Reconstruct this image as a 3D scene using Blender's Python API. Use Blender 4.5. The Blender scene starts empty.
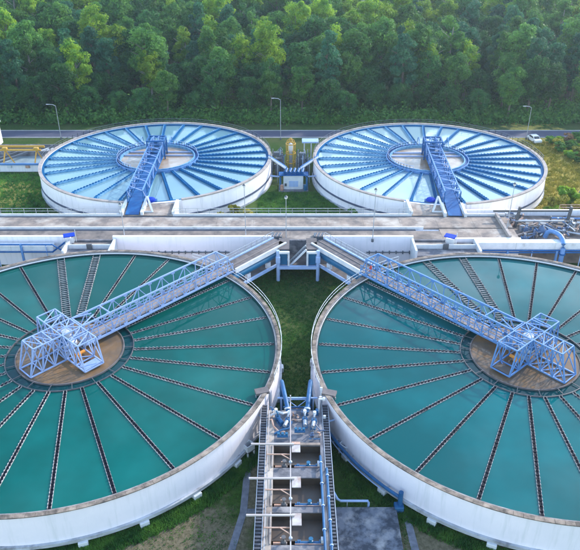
import bpy, math, random
from mathutils import Vector, Matrix

R = math.radians
rnd = random.Random(7)
S = bpy.context.scene
COL = S.collection

# ------------------------------------------------------------------ camera, sky, sun, exposure
cam_d = bpy.data.cameras.new('camera')
cam = bpy.data.objects.new('camera', cam_d)
COL.objects.link(cam)
cam.location = (0, 0, 52.25)
cam.rotation_euler = (R(90 - 29.94), 0, 0)
cam_d.sensor_fit = 'HORIZONTAL'
cam_d.sensor_width = 36
cam_d.lens = 36 * 676.4 / 580
cam_d.dof.use_dof = True
cam_d.dof.focus_distance = 72
cam_d.dof.aperture_fstop = 0.5
cam_d.clip_start = 0.5
cam_d.clip_end = 5000
S.camera = cam

SUN_EL, SUN_AZ = 27, 47          # degrees above the horizon; degrees from +Y towards +X
world = bpy.data.worlds.new('World')
S.world = world
world.use_nodes = True
wn, wl = world.node_tree.nodes, world.node_tree.links
bg = wn['Background']
sky = wn.new('ShaderNodeTexSky')
sky.sky_type = 'NISHITA'
sky.sun_disc = False
sky.sun_elevation = R(SUN_EL)
sky.sun_rotation = R(SUN_AZ)
sky.air_density = 1.3
sky.dust_density = 0.7
sky.ozone_density = 2.6
# thin broken cloud over the whole sky, laid out on a flat layer above the ground
wtc = wn.new('ShaderNodeTexCoord')
wsep = wn.new('ShaderNodeSeparateXYZ')
wl.new(wtc.outputs['Generated'], wsep.inputs[0])
wz = wn.new('ShaderNodeMath')
wz.operation = 'MAXIMUM'
wz.inputs[1].default_value = 0.06
wl.new(wsep.outputs[2], wz.inputs[0])
wdiv = wn.new('ShaderNodeVectorMath')
wdiv.operation = 'DIVIDE'
wcmb = wn.new('ShaderNodeCombineXYZ')
for i_ in range(3):
    wl.new(wz.outputs[0], wcmb.inputs[i_])
wl.new(wtc.outputs['Generated'], wdiv.inputs[0])
wl.new(wcmb.outputs[0], wdiv.inputs[1])
wno = wn.new('ShaderNodeTexNoise')
wno.inputs['Scale'].default_value = 2.6
wno.inputs['Detail'].default_value = 7
wno.inputs['Roughness'].default_value = 0.58
wl.new(wdiv.outputs[0], wno.inputs['Vector'])
wmr = wn.new('ShaderNodeMapRange')
wmr.inputs['From Min'].default_value = 0.47
wmr.inputs['From Max'].default_value = 0.72
wl.new(wno.outputs[0], wmr.inputs['Value'])
whs = wn.new('ShaderNodeHueSaturation')
whs.inputs['Saturation'].default_value = 0.7
whs.inputs['Value'].default_value = 1.9
wl.new(sky.outputs[0], whs.inputs['Color'])
wmx = wn.new('ShaderNodeMix')
wmx.data_type = 'RGBA'
wl.new(wmr.outputs[0], wmx.inputs[0])
wl.new(sky.outputs[0], wmx.inputs[6])
wl.new(whs.outputs[0], wmx.inputs[7])
wl.new(wmx.outputs[2], bg.inputs[0])
bg.inputs[1].default_value = 0.15

sun_d = bpy.data.lights.new('sun', 'SUN')
sun = bpy.data.objects.new('sun', sun_d)
COL.objects.link(sun)
sun_d.energy = 1.6
sun_d.angle = R(1.5)
sun_d.color = (1.0, 0.93, 0.82)
sv = Vector((math.sin(R(SUN_AZ)) * math.cos(R(SUN_EL)), math.cos(R(SUN_AZ)) * math.cos(R(SUN_EL)), math.sin(R(SUN_EL))))
sun.rotation_euler = sv.to_track_quat('Z', 'Y').to_euler()
sun.location = (60, 100, 90)

S.view_settings.view_transform = 'Standard'
S.view_settings.look = 'None'
S.view_settings.exposure = 1.64
S.view_settings.gamma = 1.0
S.cycles.max_bounces = 6
S.cycles.diffuse_bounces = 3
S.cycles.glossy_bounces = 3
S.cycles.transmission_bounces = 3
S.cycles.volume_bounces = 0

# ------------------------------------------------------------------ materials
MATS = {}


def mat(name, c1, c2=None, rough=0.6, scale=1.0, detail=6, lo=0.35, hi=0.65, bump=0.0, bscale=None,
        metal=0.0, streak=None, c3=None, s3=0.15, lo3=0.5, hi3=0.7, vary=0.0, spec=0.5, coords='Object', stretch=None):
    """Procedural surface: two colours mixed by noise, an optional third (stain) colour, bump, per-object variation."""
    m = bpy.data.materials.new(name)
    m.use_nodes = True
    n, l = m.node_tree.nodes, m.node_tree.links
    b = n['Principled BSDF']
    b.inputs['Roughness'].default_value = rough
    b.inputs['Metallic'].default_value = metal
    b.inputs['Specular IOR Level'].default_value = spec
    tc = n.new('ShaderNodeTexCoord')
    co = tc.outputs['Object']
    if coords == 'World':
        co = n.new('ShaderNodeNewGeometry').outputs['Position']
    if stretch:
        mp = n.new('ShaderNodeMapping')
        mp.inputs['Scale'].default_value = stretch
        l.new(co, mp.inputs[0])
        co2 = mp.outputs[0]
    else:
        co2 = co

    def noise(sc, det, src):
        t = n.new('ShaderNodeTexNoise')
        t.inputs['Scale'].default_value = sc
        t.inputs['Detail'].default_value = det
        t.inputs['Roughness'].default_value = 0.62
        l.new(src, t.inputs['Vector'])
        return t

    def ramp(src, a, z):
        r = n.new('ShaderNodeMapRange')
        r.inputs['From Min'].default_value = a
        r.inputs['From Max'].default_value = z
        l.new(src, r.inputs['Value'])
        return r.outputs[0]

    def mix(f, a, z):
        x = n.new('ShaderNodeMix')
        x.data_type = 'RGBA'
        if hasattr(f, 'links'):
            l.new(f, x.inputs[0])
        else:
            x.inputs[0].default_value = f
        for v, i in ((a, 6), (z, 7)):
            if hasattr(v, 'links'):
                l.new(v, x.inputs[i])
            else:
                x.inputs[i].default_value = (*v, 1)
        return x.outputs[2]

    t1 = noise(scale, detail, co2)
    col = mix(ramp(t1.outputs[0], lo, hi), c1, c2 or tuple(v * 0.8 for v in c1))
    if c3:
        t3 = noise(s3, 5, co)
        col = mix(ramp(t3.outputs[0], lo3, hi3), col, c3)
    if streak:
        mp2 = n.new('ShaderNodeMapping')
        mp2.inputs['Scale'].default_value = (1.6, 1.6, 0.12)
        l.new(co, mp2.inputs[0])
        t4 = noise(1.3, 4, mp2.outputs[0])
        col = mix(ramp(t4.outputs[0], 0.52, 0.85), col, streak)
    if vary:
        oi = n.new('ShaderNodeObjectInfo')
        hs = n.new('ShaderNodeHueSaturation')
        mr = n.new('ShaderNodeMapRange')
        mr.inputs['To Min'].default_value = 1 - vary
        mr.inputs['To Max'].default_value = 1 + vary
        l.new(oi.outputs['Random'], mr.inputs['Value'])
        l.new(mr.outputs[0], hs.inputs['Value'])
        l.new(col, hs.inputs['Color'])
        col = hs.outputs[0]
    l.new(col, b.inputs['Base Color'])
    if bump:
        tb = noise(bscale or scale * 3, 6, co)
        bp = n.new('ShaderNodeBump')
        bp.inputs['Strength'].default_value = bump
        bp.inputs['Distance'].default_value = 0.05
        l.new(tb.outputs[0], bp.inputs['Height'])
        l.new(bp.outputs[0], b.inputs['Normal'])
    MATS[name] = m
    return m


mat('white_wall', (0.88, 0.82, 0.86), (0.82, 0.775, 0.82), 0.65, 0.35, streak=(0.66, 0.65, 0.66), bump=0.15, bscale=6)
mat('white_wall_far', (0.90, 0.86, 0.88), (0.84, 0.80, 0.83), 0.65, 0.4, streak=(0.55, 0.55, 0.56), bump=0.1, bscale=6)
mat('white_paint', (0.66, 0.67, 0.69), (0.54, 0.56, 0.59), 0.5, 1.2, c3=(0.36, 0.36, 0.38), s3=0.8, lo3=0.6, hi3=0.8)
mat('coping', (0.33, 0.26, 0.205), (0.12, 0.095, 0.078), 0.85, 1.3, detail=9, c3=(0.045, 0.038, 0.034), s3=0.7, lo3=0.5, hi3=0.68, vary=0.10, bump=0.5, bscale=7, coords='World')
mat('coping_far', (0.42, 0.36, 0.33), (0.28, 0.24, 0.22), 0.85, 0.8, c3=(0.14, 0.125, 0.12), s3=0.5, lo3=0.55, hi3=0.75, bump=0.3, bscale=6)
mat('inner_kerb', (0.36, 0.33, 0.32), (0.16, 0.14, 0.14), 0.85, 0.9, c3=(0.10, 0.09, 0.09), s3=0.5, lo3=0.52, hi3=0.72, coords='World')
mat('coping_joint', (0.10, 0.09, 0.09), (0.15, 0.14, 0.13), 0.9, 2.0)
mat('plinth', (0.12, 0.12, 0.12), (0.20, 0.20, 0.19), 0.9, 1.0)
mat('ledge', (0.52, 0.54, 0.58), (0.30, 0.31, 0.33), 0.7, 0.8, stretch=(0.6, 0.6, 2.5), c3=(0.10, 0.10, 0.11), s3=0.6, lo3=0.55, hi3=0.75)
mat('band_grey', (0.06, 0.075, 0.13), (0.10, 0.12, 0.18), 0.7, 0.6)
mat('deck_concrete', (0.36, 0.28, 0.225), (0.15, 0.125, 0.115), 0.9, 0.5, detail=10, c3=(0.50, 0.44, 0.38), s3=0.22, lo3=0.5, hi3=0.68, vary=0.06, bump=0.5, bscale=5, coords='World')
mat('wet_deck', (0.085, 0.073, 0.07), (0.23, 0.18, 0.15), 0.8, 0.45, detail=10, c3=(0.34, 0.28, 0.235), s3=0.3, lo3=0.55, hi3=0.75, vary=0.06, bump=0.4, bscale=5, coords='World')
mat('old_concrete', (0.20, 0.20, 0.225), (0.09, 0.09, 0.105), 0.9, 0.9, detail=10, c3=(0.36, 0.34, 0.34), s3=0.5, lo3=0.52, hi3=0.7, bump=0.4, bscale=8, coords='World')
mat('footpath', (0.20, 0.205, 0.235), (0.11, 0.115, 0.14), 0.9, 1.5, detail=8, bump=0.4, bscale=9)
mat('pad_concrete', (0.15, 0.165, 0.20), (0.04, 0.048, 0.065), 0.8, 0.9, detail=12, lo=0.42, hi=0.58, c3=(0.34, 0.33, 0.33), s3=0.42, lo3=0.5, hi3=0.66, bump=0.3, bscale=6)
mat('launder_body', (0.006, 0.008, 0.016), (0.014, 0.016, 0.024), 0.7, 3.0, spec=0.1)
mat('weir_plate', (0.40, 0.385, 0.38), (0.18, 0.175, 0.175), 0.7, 2.2, spec=0.2, c3=(0.06, 0.06, 0.06), s3=0.35, lo3=0.5, hi3=0.72, vary=0.2)
mat('blue_launder', (0.0, 0.105, 0.27), (0.0, 0.08, 0.21), 0.65, 0.7, spec=0.1, c3=(0.0, 0.125, 0.30), s3=0.4, vary=0.08)
mat('blue_edge', (0.22, 0.42, 0.60), (0.05, 0.22, 0.42), 0.5, 1.5)
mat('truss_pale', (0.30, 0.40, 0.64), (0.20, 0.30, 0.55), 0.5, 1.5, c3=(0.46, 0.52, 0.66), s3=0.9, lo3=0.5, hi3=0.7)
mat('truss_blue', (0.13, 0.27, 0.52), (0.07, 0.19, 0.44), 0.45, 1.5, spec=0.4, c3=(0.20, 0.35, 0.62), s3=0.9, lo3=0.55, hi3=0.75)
mat('deep_blue', (0.005, 0.10, 0.30), (0.004, 0.075, 0.24), 0.5, 1.0, spec=0.3, c3=(0.03, 0.16, 0.38), s3=0.6, lo3=0.55, hi3=0.75)
mat('vivid_blue', (0.003, 0.045, 0.42), (0.003, 0.035, 0.36), 0.65, 1.0, spec=0.15)
mat('pipe_blue', (0.020, 0.12, 0.28), (0.012, 0.08, 0.20), 0.5, 1.0, spec=0.35, c3=(0.06, 0.17, 0.3), s3=0.7, lo3=0.55, hi3=0.8)
mat('pipe_dull', (0.12, 0.19, 0.33), (0.07, 0.11, 0.20), 0.6, 1.5, c3=(0.25, 0.22, 0.22), s3=0.9, lo3=0.5, hi3=0.7)
mat('pipe_teal', (0.008, 0.12, 0.24), (0.006, 0.09, 0.19), 0.4, 0.8)
mat('frame_pale', (0.36, 0.48, 0.70), (0.28, 0.40, 0.64), 0.5, 1.0, streak=(0.30, 0.36, 0.45))
mat('walk_tan', (0.30, 0.245, 0.23), (0.20, 0.17, 0.16), 0.85, 1.0, c3=(0.13, 0.12, 0.12), s3=0.6, lo3=0.55, hi3=0.75, vary=0.10, bump=0.3, bscale=8)
mat('walk_dark', (0.14, 0.12, 0.12), (0.09, 0.08, 0.08), 0.85, 0.9, c3=(0.2, 0.17, 0.16), s3=0.5, lo3=0.5, hi3=0.7, vary=0.10, bump=0.3, bscale=8)
mat('gantry_white', (0.50, 0.47, 0.46), (0.36, 0.30, 0.28), 0.6, 1.5, c3=(0.30, 0.17, 0.12), s3=0.9, lo3=0.55, hi3=0.75)
mat('galv', (0.45, 0.48, 0.52), (0.34, 0.36, 0.40), 0.4, 2.0, metal=0.4)
mat('grate_bar', (0.10, 0.105, 0.13), (0.05, 0.055, 0.07), 0.6, 1.0, vary=0.2)
mat('galv_dark', (0.14, 0.16, 0.19), (0.09, 0.10, 0.12), 0.5, 2.0, metal=0.3)
mat('dark_steel', (0.06, 0.065, 0.075), (0.10, 0.10, 0.11), 0.6, 2.0)
mat('rust', (0.42, 0.20, 0.12), (0.55, 0.38, 0.30), 0.8, 2.5, c3=(0.6, 0.55, 0.5), s3=1.0, lo3=0.5, hi3=0.7)
mat('yellow_paint', (0.52, 0.30, 0.035), (0.42, 0.23, 0.03), 0.5, 1.5)
mat('orange_paint', (0.75, 0.28, 0.03), (0.62, 0.22, 0.03), 0.5, 1.5)
mat('red_paint', (0.60, 0.05, 0.04), (0.5, 0.04, 0.03), 0.5, 1.5)
mat('basin_floor', (0.085, 0.058, 0.040), (0.046, 0.033, 0.026), 0.45, 0.8, c3=(0.10, 0.085, 0.07), s3=0.4)
mat('asphalt', (0.07, 0.075, 0.12), (0.055, 0.06, 0.095), 0.85, 0.3, detail=8, bump=0.2, bscale=8)
mat('parapet_shade', (0.055, 0.06, 0.085), (0.10, 0.10, 0.12), 0.5, 0.6)  # dark tone painted as the shade beside the channel parapets
mat('kerb', (0.42, 0.42, 0.42), (0.33, 0.33, 0.33), 0.85, 0.8)
mat('bark', (0.16, 0.13, 0.10), (0.09, 0.07, 0.055), 0.9, 2.0, stretch=(3, 3, 0.6), bump=0.6, bscale=5)
mat('bark_pale', (0.34, 0.31, 0.27), (0.20, 0.18, 0.16), 0.9, 2.0, stretch=(3, 3, 0.6), bump=0.5, bscale=5)
mat('car_white', (0.78, 0.78, 0.78), (0.74, 0.74, 0.75), 0.25, 1.0)
mat('glass_dark', (0.02, 0.025, 0.03), (0.03, 0.035, 0.04), 0.08, 1.0)
mat('rubber', (0.02, 0.02, 0.02), (0.03, 0.03, 0.03), 0.8, 2.0)
mat('lamp_glass', (0.75, 0.75, 0.72), (0.68, 0.68, 0.66), 0.3, 1.0)
mat('mud_pit', (0.30, 0.38, 0.40), (0.20, 0.26, 0.30), 0.15, 0.5)


def water_mat(name, deep, cloud, rough, bump, wscale, sc=0.08, lo=0.5, hi=0.75, spec=0.5, c3=None):
    m = mat(name, deep, cloud, rough, sc, 4, lo, hi, coords='World', spec=spec, c3=c3, s3=0.35, lo3=0.45, hi3=0.7)
    n, l = m.node_tree.nodes, m.node_tree.links
    b = n['Principled BSDF']
    b.inputs['IOR'].default_value = 1.33
    g = n.new('ShaderNodeNewGeometry')
    t = n.new('ShaderNodeTexNoise')
    t.inputs['Scale'].default_value = wscale
    t.inputs['Detail'].default_value = 3
    l.new(g.outputs['Position'], t.inputs['Vector'])
    bp = n.new('ShaderNodeBump')
    bp.inputs['Strength'].default_value = bump
    bp.inputs['Distance'].default_value = 0.02
    l.new(t.outputs[0], bp.inputs['Height'])
    l.new(bp.outputs[0], b.inputs['Normal'])
    return m


water_mat('water_teal', (0.0, 0.071, 0.060), (0.002, 0.135, 0.120), 0.02, 0.05, 2.6, sc=0.06, lo=0.45, hi=0.75, spec=0.28)
water_mat('water_teal_blue', (0.0, 0.076, 0.080), (0.002, 0.138, 0.148), 0.02, 0.045, 2.6, sc=0.06, lo=0.45, hi=0.75, spec=0.36)
water_mat('water_clear', (0.15, 0.28, 0.33), (0.20, 0.34, 0.38), 0.05, 0.05, 1.5, sc=0.05, spec=0.85)
water_mat('water_sky_glare', (0.28, 0.40, 0.44), (0.34, 0.46, 0.50), 0.05, 0.05, 1.5, sc=0.05, spec=0.9)  # base colour lightened to stand in for bright sky mirrored in the water
water_mat('water_muddy', (0.135, 0.088, 0.050), (0.235, 0.135, 0.062), 0.12, 0.08, 1.5, sc=0.3, lo=0.35, hi=0.65, c3=(0.11, 0.09, 0.075))
water_mat('water_milky', (0.34, 0.27, 0.21), (0.46, 0.40, 0.34), 0.15, 0.08, 1.5, sc=0.2, lo=0.35, hi=0.65, c3=(0.30, 0.19, 0.11))
water_mat('water_ring', (0.0, 0.036, 0.040), (0.001, 0.05, 0.055), 0.05, 0.05, 2.0)


def leaf_mat(name, a, b_, trans=0.35):
    m = bpy.data.materials.new(name)
    m.use_nodes = True
    n, l = m.node_tree.nodes, m.node_tree.links
    out = n['Material Output']
    p = n['Principled BSDF']
    p.inputs['Roughness'].default_value = 0.55
    p.inputs['Specular IOR Level'].default_value = 0.1
    tr = n.new('ShaderNodeBsdfTranslucent')
    mx = n.new('ShaderNodeMixShader')
    mx.inputs[0].default_value = trans
    tc = n.new('ShaderNodeTexCoord')
    oi = n.new('ShaderNodeObjectInfo')
    ad = n.new('ShaderNodeVectorMath')
    l.new(tc.outputs['Object'], ad.inputs[0])
    l.new(oi.outputs['Location'], ad.inputs[1])
    t = n.new('ShaderNodeTexNoise')
    t.inputs['Scale'].default_value = 0.45
    t.inputs['Detail'].default_value = 5
    l.new(ad.outputs[0], t.inputs['Vector'])
    mr = n.new('ShaderNodeMapRange')
    mr.inputs['From Min'].default_value = 0.36
    mr.inputs['From Max'].default_value = 0.64
    l.new(t.outputs[0], mr.inputs['Value'])
    mc = n.new('ShaderNodeMix')
    mc.data_type = 'RGBA'
    mc.inputs[6].default_value = (*a, 1)
    mc.inputs[7].default_value = (*b_, 1)
    l.new(mr.outputs[0], mc.inputs[0])
    hs = n.new('ShaderNodeHueSaturation')
    m2 = n.new('ShaderNodeMapRange')
    m2.inputs['To Min'].default_value = 0.7
    m2.inputs['To Max'].default_value = 1.25
    l.new(oi.outputs['Random'], m2.inputs['Value'])
    l.new(m2.outputs[0], hs.inputs['Value'])
    l.new(mc.outputs[2], hs.inputs['Color'])
    l.new(hs.outputs[0], p.inputs['Base Color'])
    l.new(hs.outputs[0], tr.inputs['Color'])
    l.new(p.outputs[0], mx.inputs[1])
    l.new(tr.outputs[0], mx.inputs[2])
    l.new(mx.outputs[0], out.inputs['Surface'])
    MATS[name] = m


leaf_mat('leaf_dark', (0.026, 0.099, 0.032), (0.067, 0.190, 0.044), 0.48)
leaf_mat('leaf_mid', (0.044, 0.151, 0.035), (0.135, 0.293, 0.051), 0.48)
leaf_mat('leaf_yellow', (0.095, 0.246, 0.028), (0.317, 0.460, 0.035), 0.48)
leaf_mat('leaf_blue', (0.028, 0.120, 0.067), (0.063, 0.199, 0.088), 0.48)
leaf_mat('leaf_olive', (0.24, 0.26, 0.035), (0.44, 0.38, 0.06))
leaf_mat('leaf_rust', (0.17, 0.10, 0.05), (0.24, 0.15, 0.08))


def ground_mat():
    m = bpy.data.materials.new('ground')
    m.use_nodes = True
    n, l = m.node_tree.nodes, m.node_tree.links
    b = n['Principled BSDF']
    b.inputs['Roughness'].default_value = 0.95
    b.inputs['Specular IOR Level'].default_value = 0.15
    g = n.new('ShaderNodeNewGeometry')
    pos = g.outputs['Position']

    def noise(sc, det=6, rough=0.6):
        t = n.new('ShaderNodeTexNoise')
        t.inputs['Scale'].default_value = sc
        t.inputs['Detail'].default_value = det
        t.inputs['Roughness'].default_value = rough
        l.new(pos, t.inputs['Vector'])
        return t.outputs[0]

    def math_(op, a, c, clamp=False):
        x = n.new('ShaderNodeMath')
        x.operation = op
        x.use_clamp = clamp
        for v, i in ((a, 0), (c, 1)):
            if hasattr(v, 'links'):
                l.new(v, x.inputs[i])
            else:
                x.inputs[i].default_value = v
        return x.outputs[0]

    def rng(v, a, z, smooth=True):
        x = n.new('ShaderNodeMapRange')
        if smooth:
            x.interpolation_type = 'SMOOTHSTEP'
        x.inputs['From Min'].default_value = a
        x.inputs['From Max'].default_value = z
        l.new(v, x.inputs['Value'])
        return x.outputs[0]

    def mix(f, a, z):
        x = n.new('ShaderNodeMix')
        x.data_type = 'RGBA'
        l.new(f, x.inputs[0])
        for v, i in ((a, 6), (z, 7)):
            if hasattr(v, 'links'):
                l.new(v, x.inputs[i])
            else:
                x.inputs[i].default_value = (*v, 1)
        return x.outputs[2]

    wob = math_('MULTIPLY', math_('SUBTRACT', noise(0.35, 6), 0.5), 1.3)

    def ell(cx, cy, rx, ry):
        s = n.new('ShaderNodeVectorMath')
        s.operation = 'SUBTRACT'
        s.inputs[1].default_value = (cx, cy, 0)
        l.new(pos, s.inputs[0])
        d = n.new('ShaderNodeVectorMath')
        d.operation = 'DIVIDE'
        d.inputs[1].default_value = (rx, ry, 1000)
        l.new(s.outputs[0], d.inputs[0])
        q = n.new('ShaderNodeVectorMath')
        q.operation = 'LENGTH'
        l.new(d.outputs[0], q.inputs[0])
        return rng(math_('ADD', q.outputs['Value'], wob), 1.15, 0.8)

    fine = rng(noise(2.6, 9, 0.72), 0.35, 0.68)
    big = rng(noise(0.16, 5), 0.36, 0.64)
    grass = mix(fine, (0.014, 0.042, 0.005), (0.040, 0.098, 0.012))
    grass = mix(math_('MULTIPLY', big, 0.55), grass, (0.095, 0.100, 0.040))
    # dry grass and bare soil with outlines of their own
    dry = mix(fine, (0.36, 0.28, 0.055), (0.64, 0.46, 0.12))
    soil = mix(fine, (0.10, 0.085, 0.05), (0.21, 0.17, 0.115))
    col = grass
    for c, e in ((soil, (-13.5, 41.0, 10.5, 6.2)), (soil, (-3.7, 48.5, 0.9, 5.5)), (soil, (17.0, 39.5, 7.5, 5.6)), (soil, (-30, 36, 9, 5)),
                 (dry, (60, 128, 11, 40)), (dry, (-55, 122, 6, 7)), (dry, (45, 110, 12, 10)), (dry, (-66, 145, 20, 6))):
        col = mix(math_('MULTIPLY', ell(*e), 0.9), col, c)
    fresh = mix(fine, (0.05, 0.12, 0.02), (0.12, 0.20, 0.035))
    for e in ((70, 142, 9, 13), (-1, 118, 9, 5)):
        col = mix(math_('MULTIPLY', ell(*e), 0.45), col, fresh)
    l.new(col, b.inputs['Base Color'])
    bp = n.new('ShaderNodeBump')
    bp.inputs['Strength'].default_value = 0.8
    bp.inputs['Distance'].default_value = 0.12
    l.new(noise(3.5, 8, 0.7), bp.inputs['Height'])
    l.new(bp.outputs[0], b.inputs['Normal'])
    MATS['ground'] = m


ground_mat()


# ------------------------------------------------------------------ mesh helpers
class MB:
    def __init__(self):
        self.v, self.f = [], []

    def add(self, vs, fs):
        o = len(self.v)
        self.v += [tuple(p) for p in vs]
        self.f += [tuple(i + o for i in f) for f in fs]
        return self

    BOXF = [(0, 3, 2, 1), (4, 5, 6, 7), (0, 1, 5, 4), (1, 2, 6, 5), (2, 3, 7, 6), (3, 0, 4, 7)]

    def box(self, x0, x1, y0, y1, z0, z1, M=None):
        vs = [(x0, y0, z0), (x1, y0, z0), (x1, y1, z0), (x0, y1, z0), (x0, y0, z1), (x1, y0, z1), (x1, y1, z1), (x0, y1, z1)]
        if M:
            vs = [M @ Vector(p) for p in vs]
        return self.add(vs, self.BOXF)

    def bev(self, x0, x1, y0, y1, z0, z1, b):
        """Box with bevelled vertical edges and top edge."""
        def loop(z, i):
            a, c, d, e = x0 + i, x1 - i, y0 + i, y1 - i
            return [(a + b, d, z), (c - b, d, z), (c, d + b, z), (c, e - b, z), (c - b, e, z), (a + b, e, z), (a, e - b, z), (a, d + b, z)]
        vs = loop(z0, 0) + loop(z1 - b, 0) + loop(z1, b * 0.7)
        fs = []
        for k in range(2):
            for i in range(8):
                j = (i + 1) % 8
                fs.append((k * 8 + i, k * 8 + j, k * 8 + 8 + j, k * 8 + 8 + i))
        fs += [tuple(range(16, 24)), tuple(range(7, -1, -1))]
        return self.add(vs, fs)

    def bar(self, p, q, w, h=None):
        p, q = Vector(p), Vector(q)
        h = h or w
        d = (q - p)
        L = d.length
        d.normalize()
        up = Vector((0, 0, 1)) if abs(d.z) < 0.95 else Vector((0, 1, 0))
        s = d.cross(up).normalized() * (w / 2)
        t = s.cross(d).normalized() * (h / 2)
        vs = [p - s - t, p + s - t, p + s + t, p - s + t, q - s - t, q + s - t, q + s + t, q - s + t]
        return self.add(vs, [(0, 1, 2, 3), (7, 6, 5, 4), (0, 4, 5, 1), (1, 5, 6, 2), (2, 6, 7, 3), (3, 7, 4, 0)])

    def tube(self, pts, r, n=8, caps=True):
        pts = [Vector(p) for p in pts]
        rings = []
        for i, p in enumerate(pts):
            d = (pts[min(i + 1, len(pts) - 1)] - pts[max(i - 1, 0)]).normalized()
            up = Vector((0, 0, 1)) if abs(d.z) < 0.95 else Vector((0, 1, 0))
            s = d.cross(up).normalized()
            t = s.cross(d).normalized()
            rr = r[i] if isinstance(r, (list, tuple)) else r
            rings.append([p + s * (rr * math.cos(a)) + t * (rr * math.sin(a)) for a in [2 * math.pi * k / n for k in range(n)]])
        vs = [q for rg in rings for q in rg]
        fs = []
        for i in range(len(pts) - 1):
            for k in range(n):
                j = (k + 1) % n
                fs.append((i * n + k, i * n + j, (i + 1) * n + j, (i + 1) * n + k))
        if caps:
            fs.append(tuple(range(n - 1, -1, -1)))
            fs.append(tuple((len(pts) - 1) * n + k for k in range(n)))
        return self.add(vs, fs)

    def ring(self, r0, r1, z0, z1, a0=0.0, a1=360.0, n=128):
        """Annular solid (degrees)."""
        full = abs(a1 - a0 - 360) < 1e-6
        m = n if full else n + 1
        vs = []
        for i in range(m):
            a = R(a0 + (a1 - a0) * i / n)
            c, s = math.cos(a), math.sin(a)
            vs += [(r0 * c, r0 * s, z0), (r1 * c, r1 * s, z0), (r1 * c, r1 * s, z1), (r0 * c, r0 * s, z1)]
        fs = []
        for i in range(n):
            a, b = i * 4, ((i + 1) % m) * 4
            for k in range(4):
                j = (k + 1) % 4
                fs.append((a + k, b + k, b + j, a + j))
        if not full:
            fs += [(0, 1, 2, 3), ((m - 1) * 4 + 3, (m - 1) * 4 + 2, (m - 1) * 4 + 1, (m - 1) * 4)]
        return self.add(vs, fs)

    def disc(self, r, z, n=96):
        return self.add([(r * math.cos(2 * math.pi * k / n), r * math.sin(2 * math.pi * k / n), z) for k in range(n)], [tuple(range(n))])

    def annulus(self, r0, r1, z, n=128):
        vs = []
        for k in range(n):
            a = 2 * math.pi * k / n
            vs += [(r0 * math.cos(a), r0 * math.sin(a), z), (r1 * math.cos(a), r1 * math.sin(a), z)]
        return self.add(vs, [(2 * k, 2 * k + 1, (2 * k + 3) % (2 * n), (2 * k + 2) % (2 * n)) for k in range(n)])

    def lathe(self, prof, n=20, c=(0, 0, 0)):
        vs = []
        for r, z in prof:
            vs += [(c[0] + r * math.cos(2 * math.pi * k / n), c[1] + r * math.sin(2 * math.pi * k / n), c[2] + z) for k in range(n)]
        fs = []
        for i in range(len(prof) - 1):
            for k in range(n):
                j = (k + 1) % n
                fs.append((i * n + k, i * n + j, (i + 1) * n + j, (i + 1) * n + k))
        fs += [tuple(range(n - 1, -1, -1)), tuple((len(prof) - 1) * n + k for k in range(n))]
        return self.add(vs, fs)

    def poly(self, pts, z0, z1):
        k = len(pts)
        vs = [(x, y, z0) for x, y in pts] + [(x, y, z1) for x, y in pts]
        fs = [tuple(range(k - 1, -1, -1)), tuple(range(k, 2 * k))] + [(i, (i + 1) % k, k + (i + 1) % k, k + i) for i in range(k)]
        return self.add(vs, fs)

    def mesh(self, name, m, smooth=False):
        me = bpy.data.meshes.new(name)
        me.from_pydata(self.v, [], self.f)
        me.materials.append(MATS[m])
        if smooth:
            me.polygons.foreach_set('use_smooth', [True] * len(me.polygons))
            me.set_sharp_from_angle(angle=R(42))
        me.update()
        return me

    def build(self, name, m, parent=None, smooth=False, loc=None, rot=None):
        return link(name, self.mesh(name, m, smooth), parent, loc, rot)


def link(name, me, parent=None, loc=None, rot=None):
    o = bpy.data.objects.new(name, me)
    COL.objects.link(o)
    o.parent = parent
    if loc:
        o.location = loc
    if rot is not None:
        o.rotation_euler = (0, 0, rot)
    return o


def tag(o, label=None, cat=None, group=None, kind=None):
    for k, v in (('label', label), ('category', cat), ('group', group), ('kind', kind)):
        if v:
            o[k] = v
    return o


def thing(name, label, cat, loc=(0, 0, 0), rz=0.0, group=None):
    o = bpy.data.objects.new(name, None)
    o.empty_display_size = 0.3
    COL.objects.link(o)
    o.location = loc
    o.rotation_euler = (0, 0, rz)
    return tag(o, label, cat, group)


BARS = {}


def bar_part(name, p, q, w, m, parent, h=None):
    """One straight member, as an object of its own that shares a unit mesh."""
    if m not in BARS:
        BARS[m] = MB().box(-0.5, 0.5, -0.5, 0.5, 0, 1).mesh('steel_bar', m)
    p, q = Vector(p), Vector(q)
    d = q - p
    o = bpy.data.objects.new(name, BARS[m])
    COL.objects.link(o)
    o.parent = parent
    up = 'Y' if abs(d.normalized().z) < 0.9 else 'X'
    M = d.to_track_quat('Z', up).to_matrix().to_4x4()
    o.matrix_local = Matrix.Translation(p) @ M @ Matrix.Diagonal((w, h or w, d.length, 1))
    return o


def rail(mb, pts, h=1.0, r=0.025, step=2.0, mids=1):
    """Handrail along a polyline into a builder: posts, top rail, mid rails."""
    pts = [Vector(p) for p in pts]
    for k in range(mids + 1):
        z = h * (1 - k / (mids + 1))
        for a, b in zip(pts, pts[1:]):
            mb.bar(a + Vector((0, 0, z)), b + Vector((0, 0, z)), r * 2)
    for a, b in zip(pts, pts[1:]):
        n = max(1, round((b - a).length / step))
        for i in range(n + 1):
            p = a.lerp(b, i / n)
            mb.bar(p, p + Vector((0, 0, h)), r * 2)
    return mb


def copy_tree(o, parent=None):
    c = o.copy()
    COL.objects.link(c)
    if parent:
        c.parent = parent
    for ch in list(o.children):
        copy_tree(ch, c)
    return c


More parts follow.
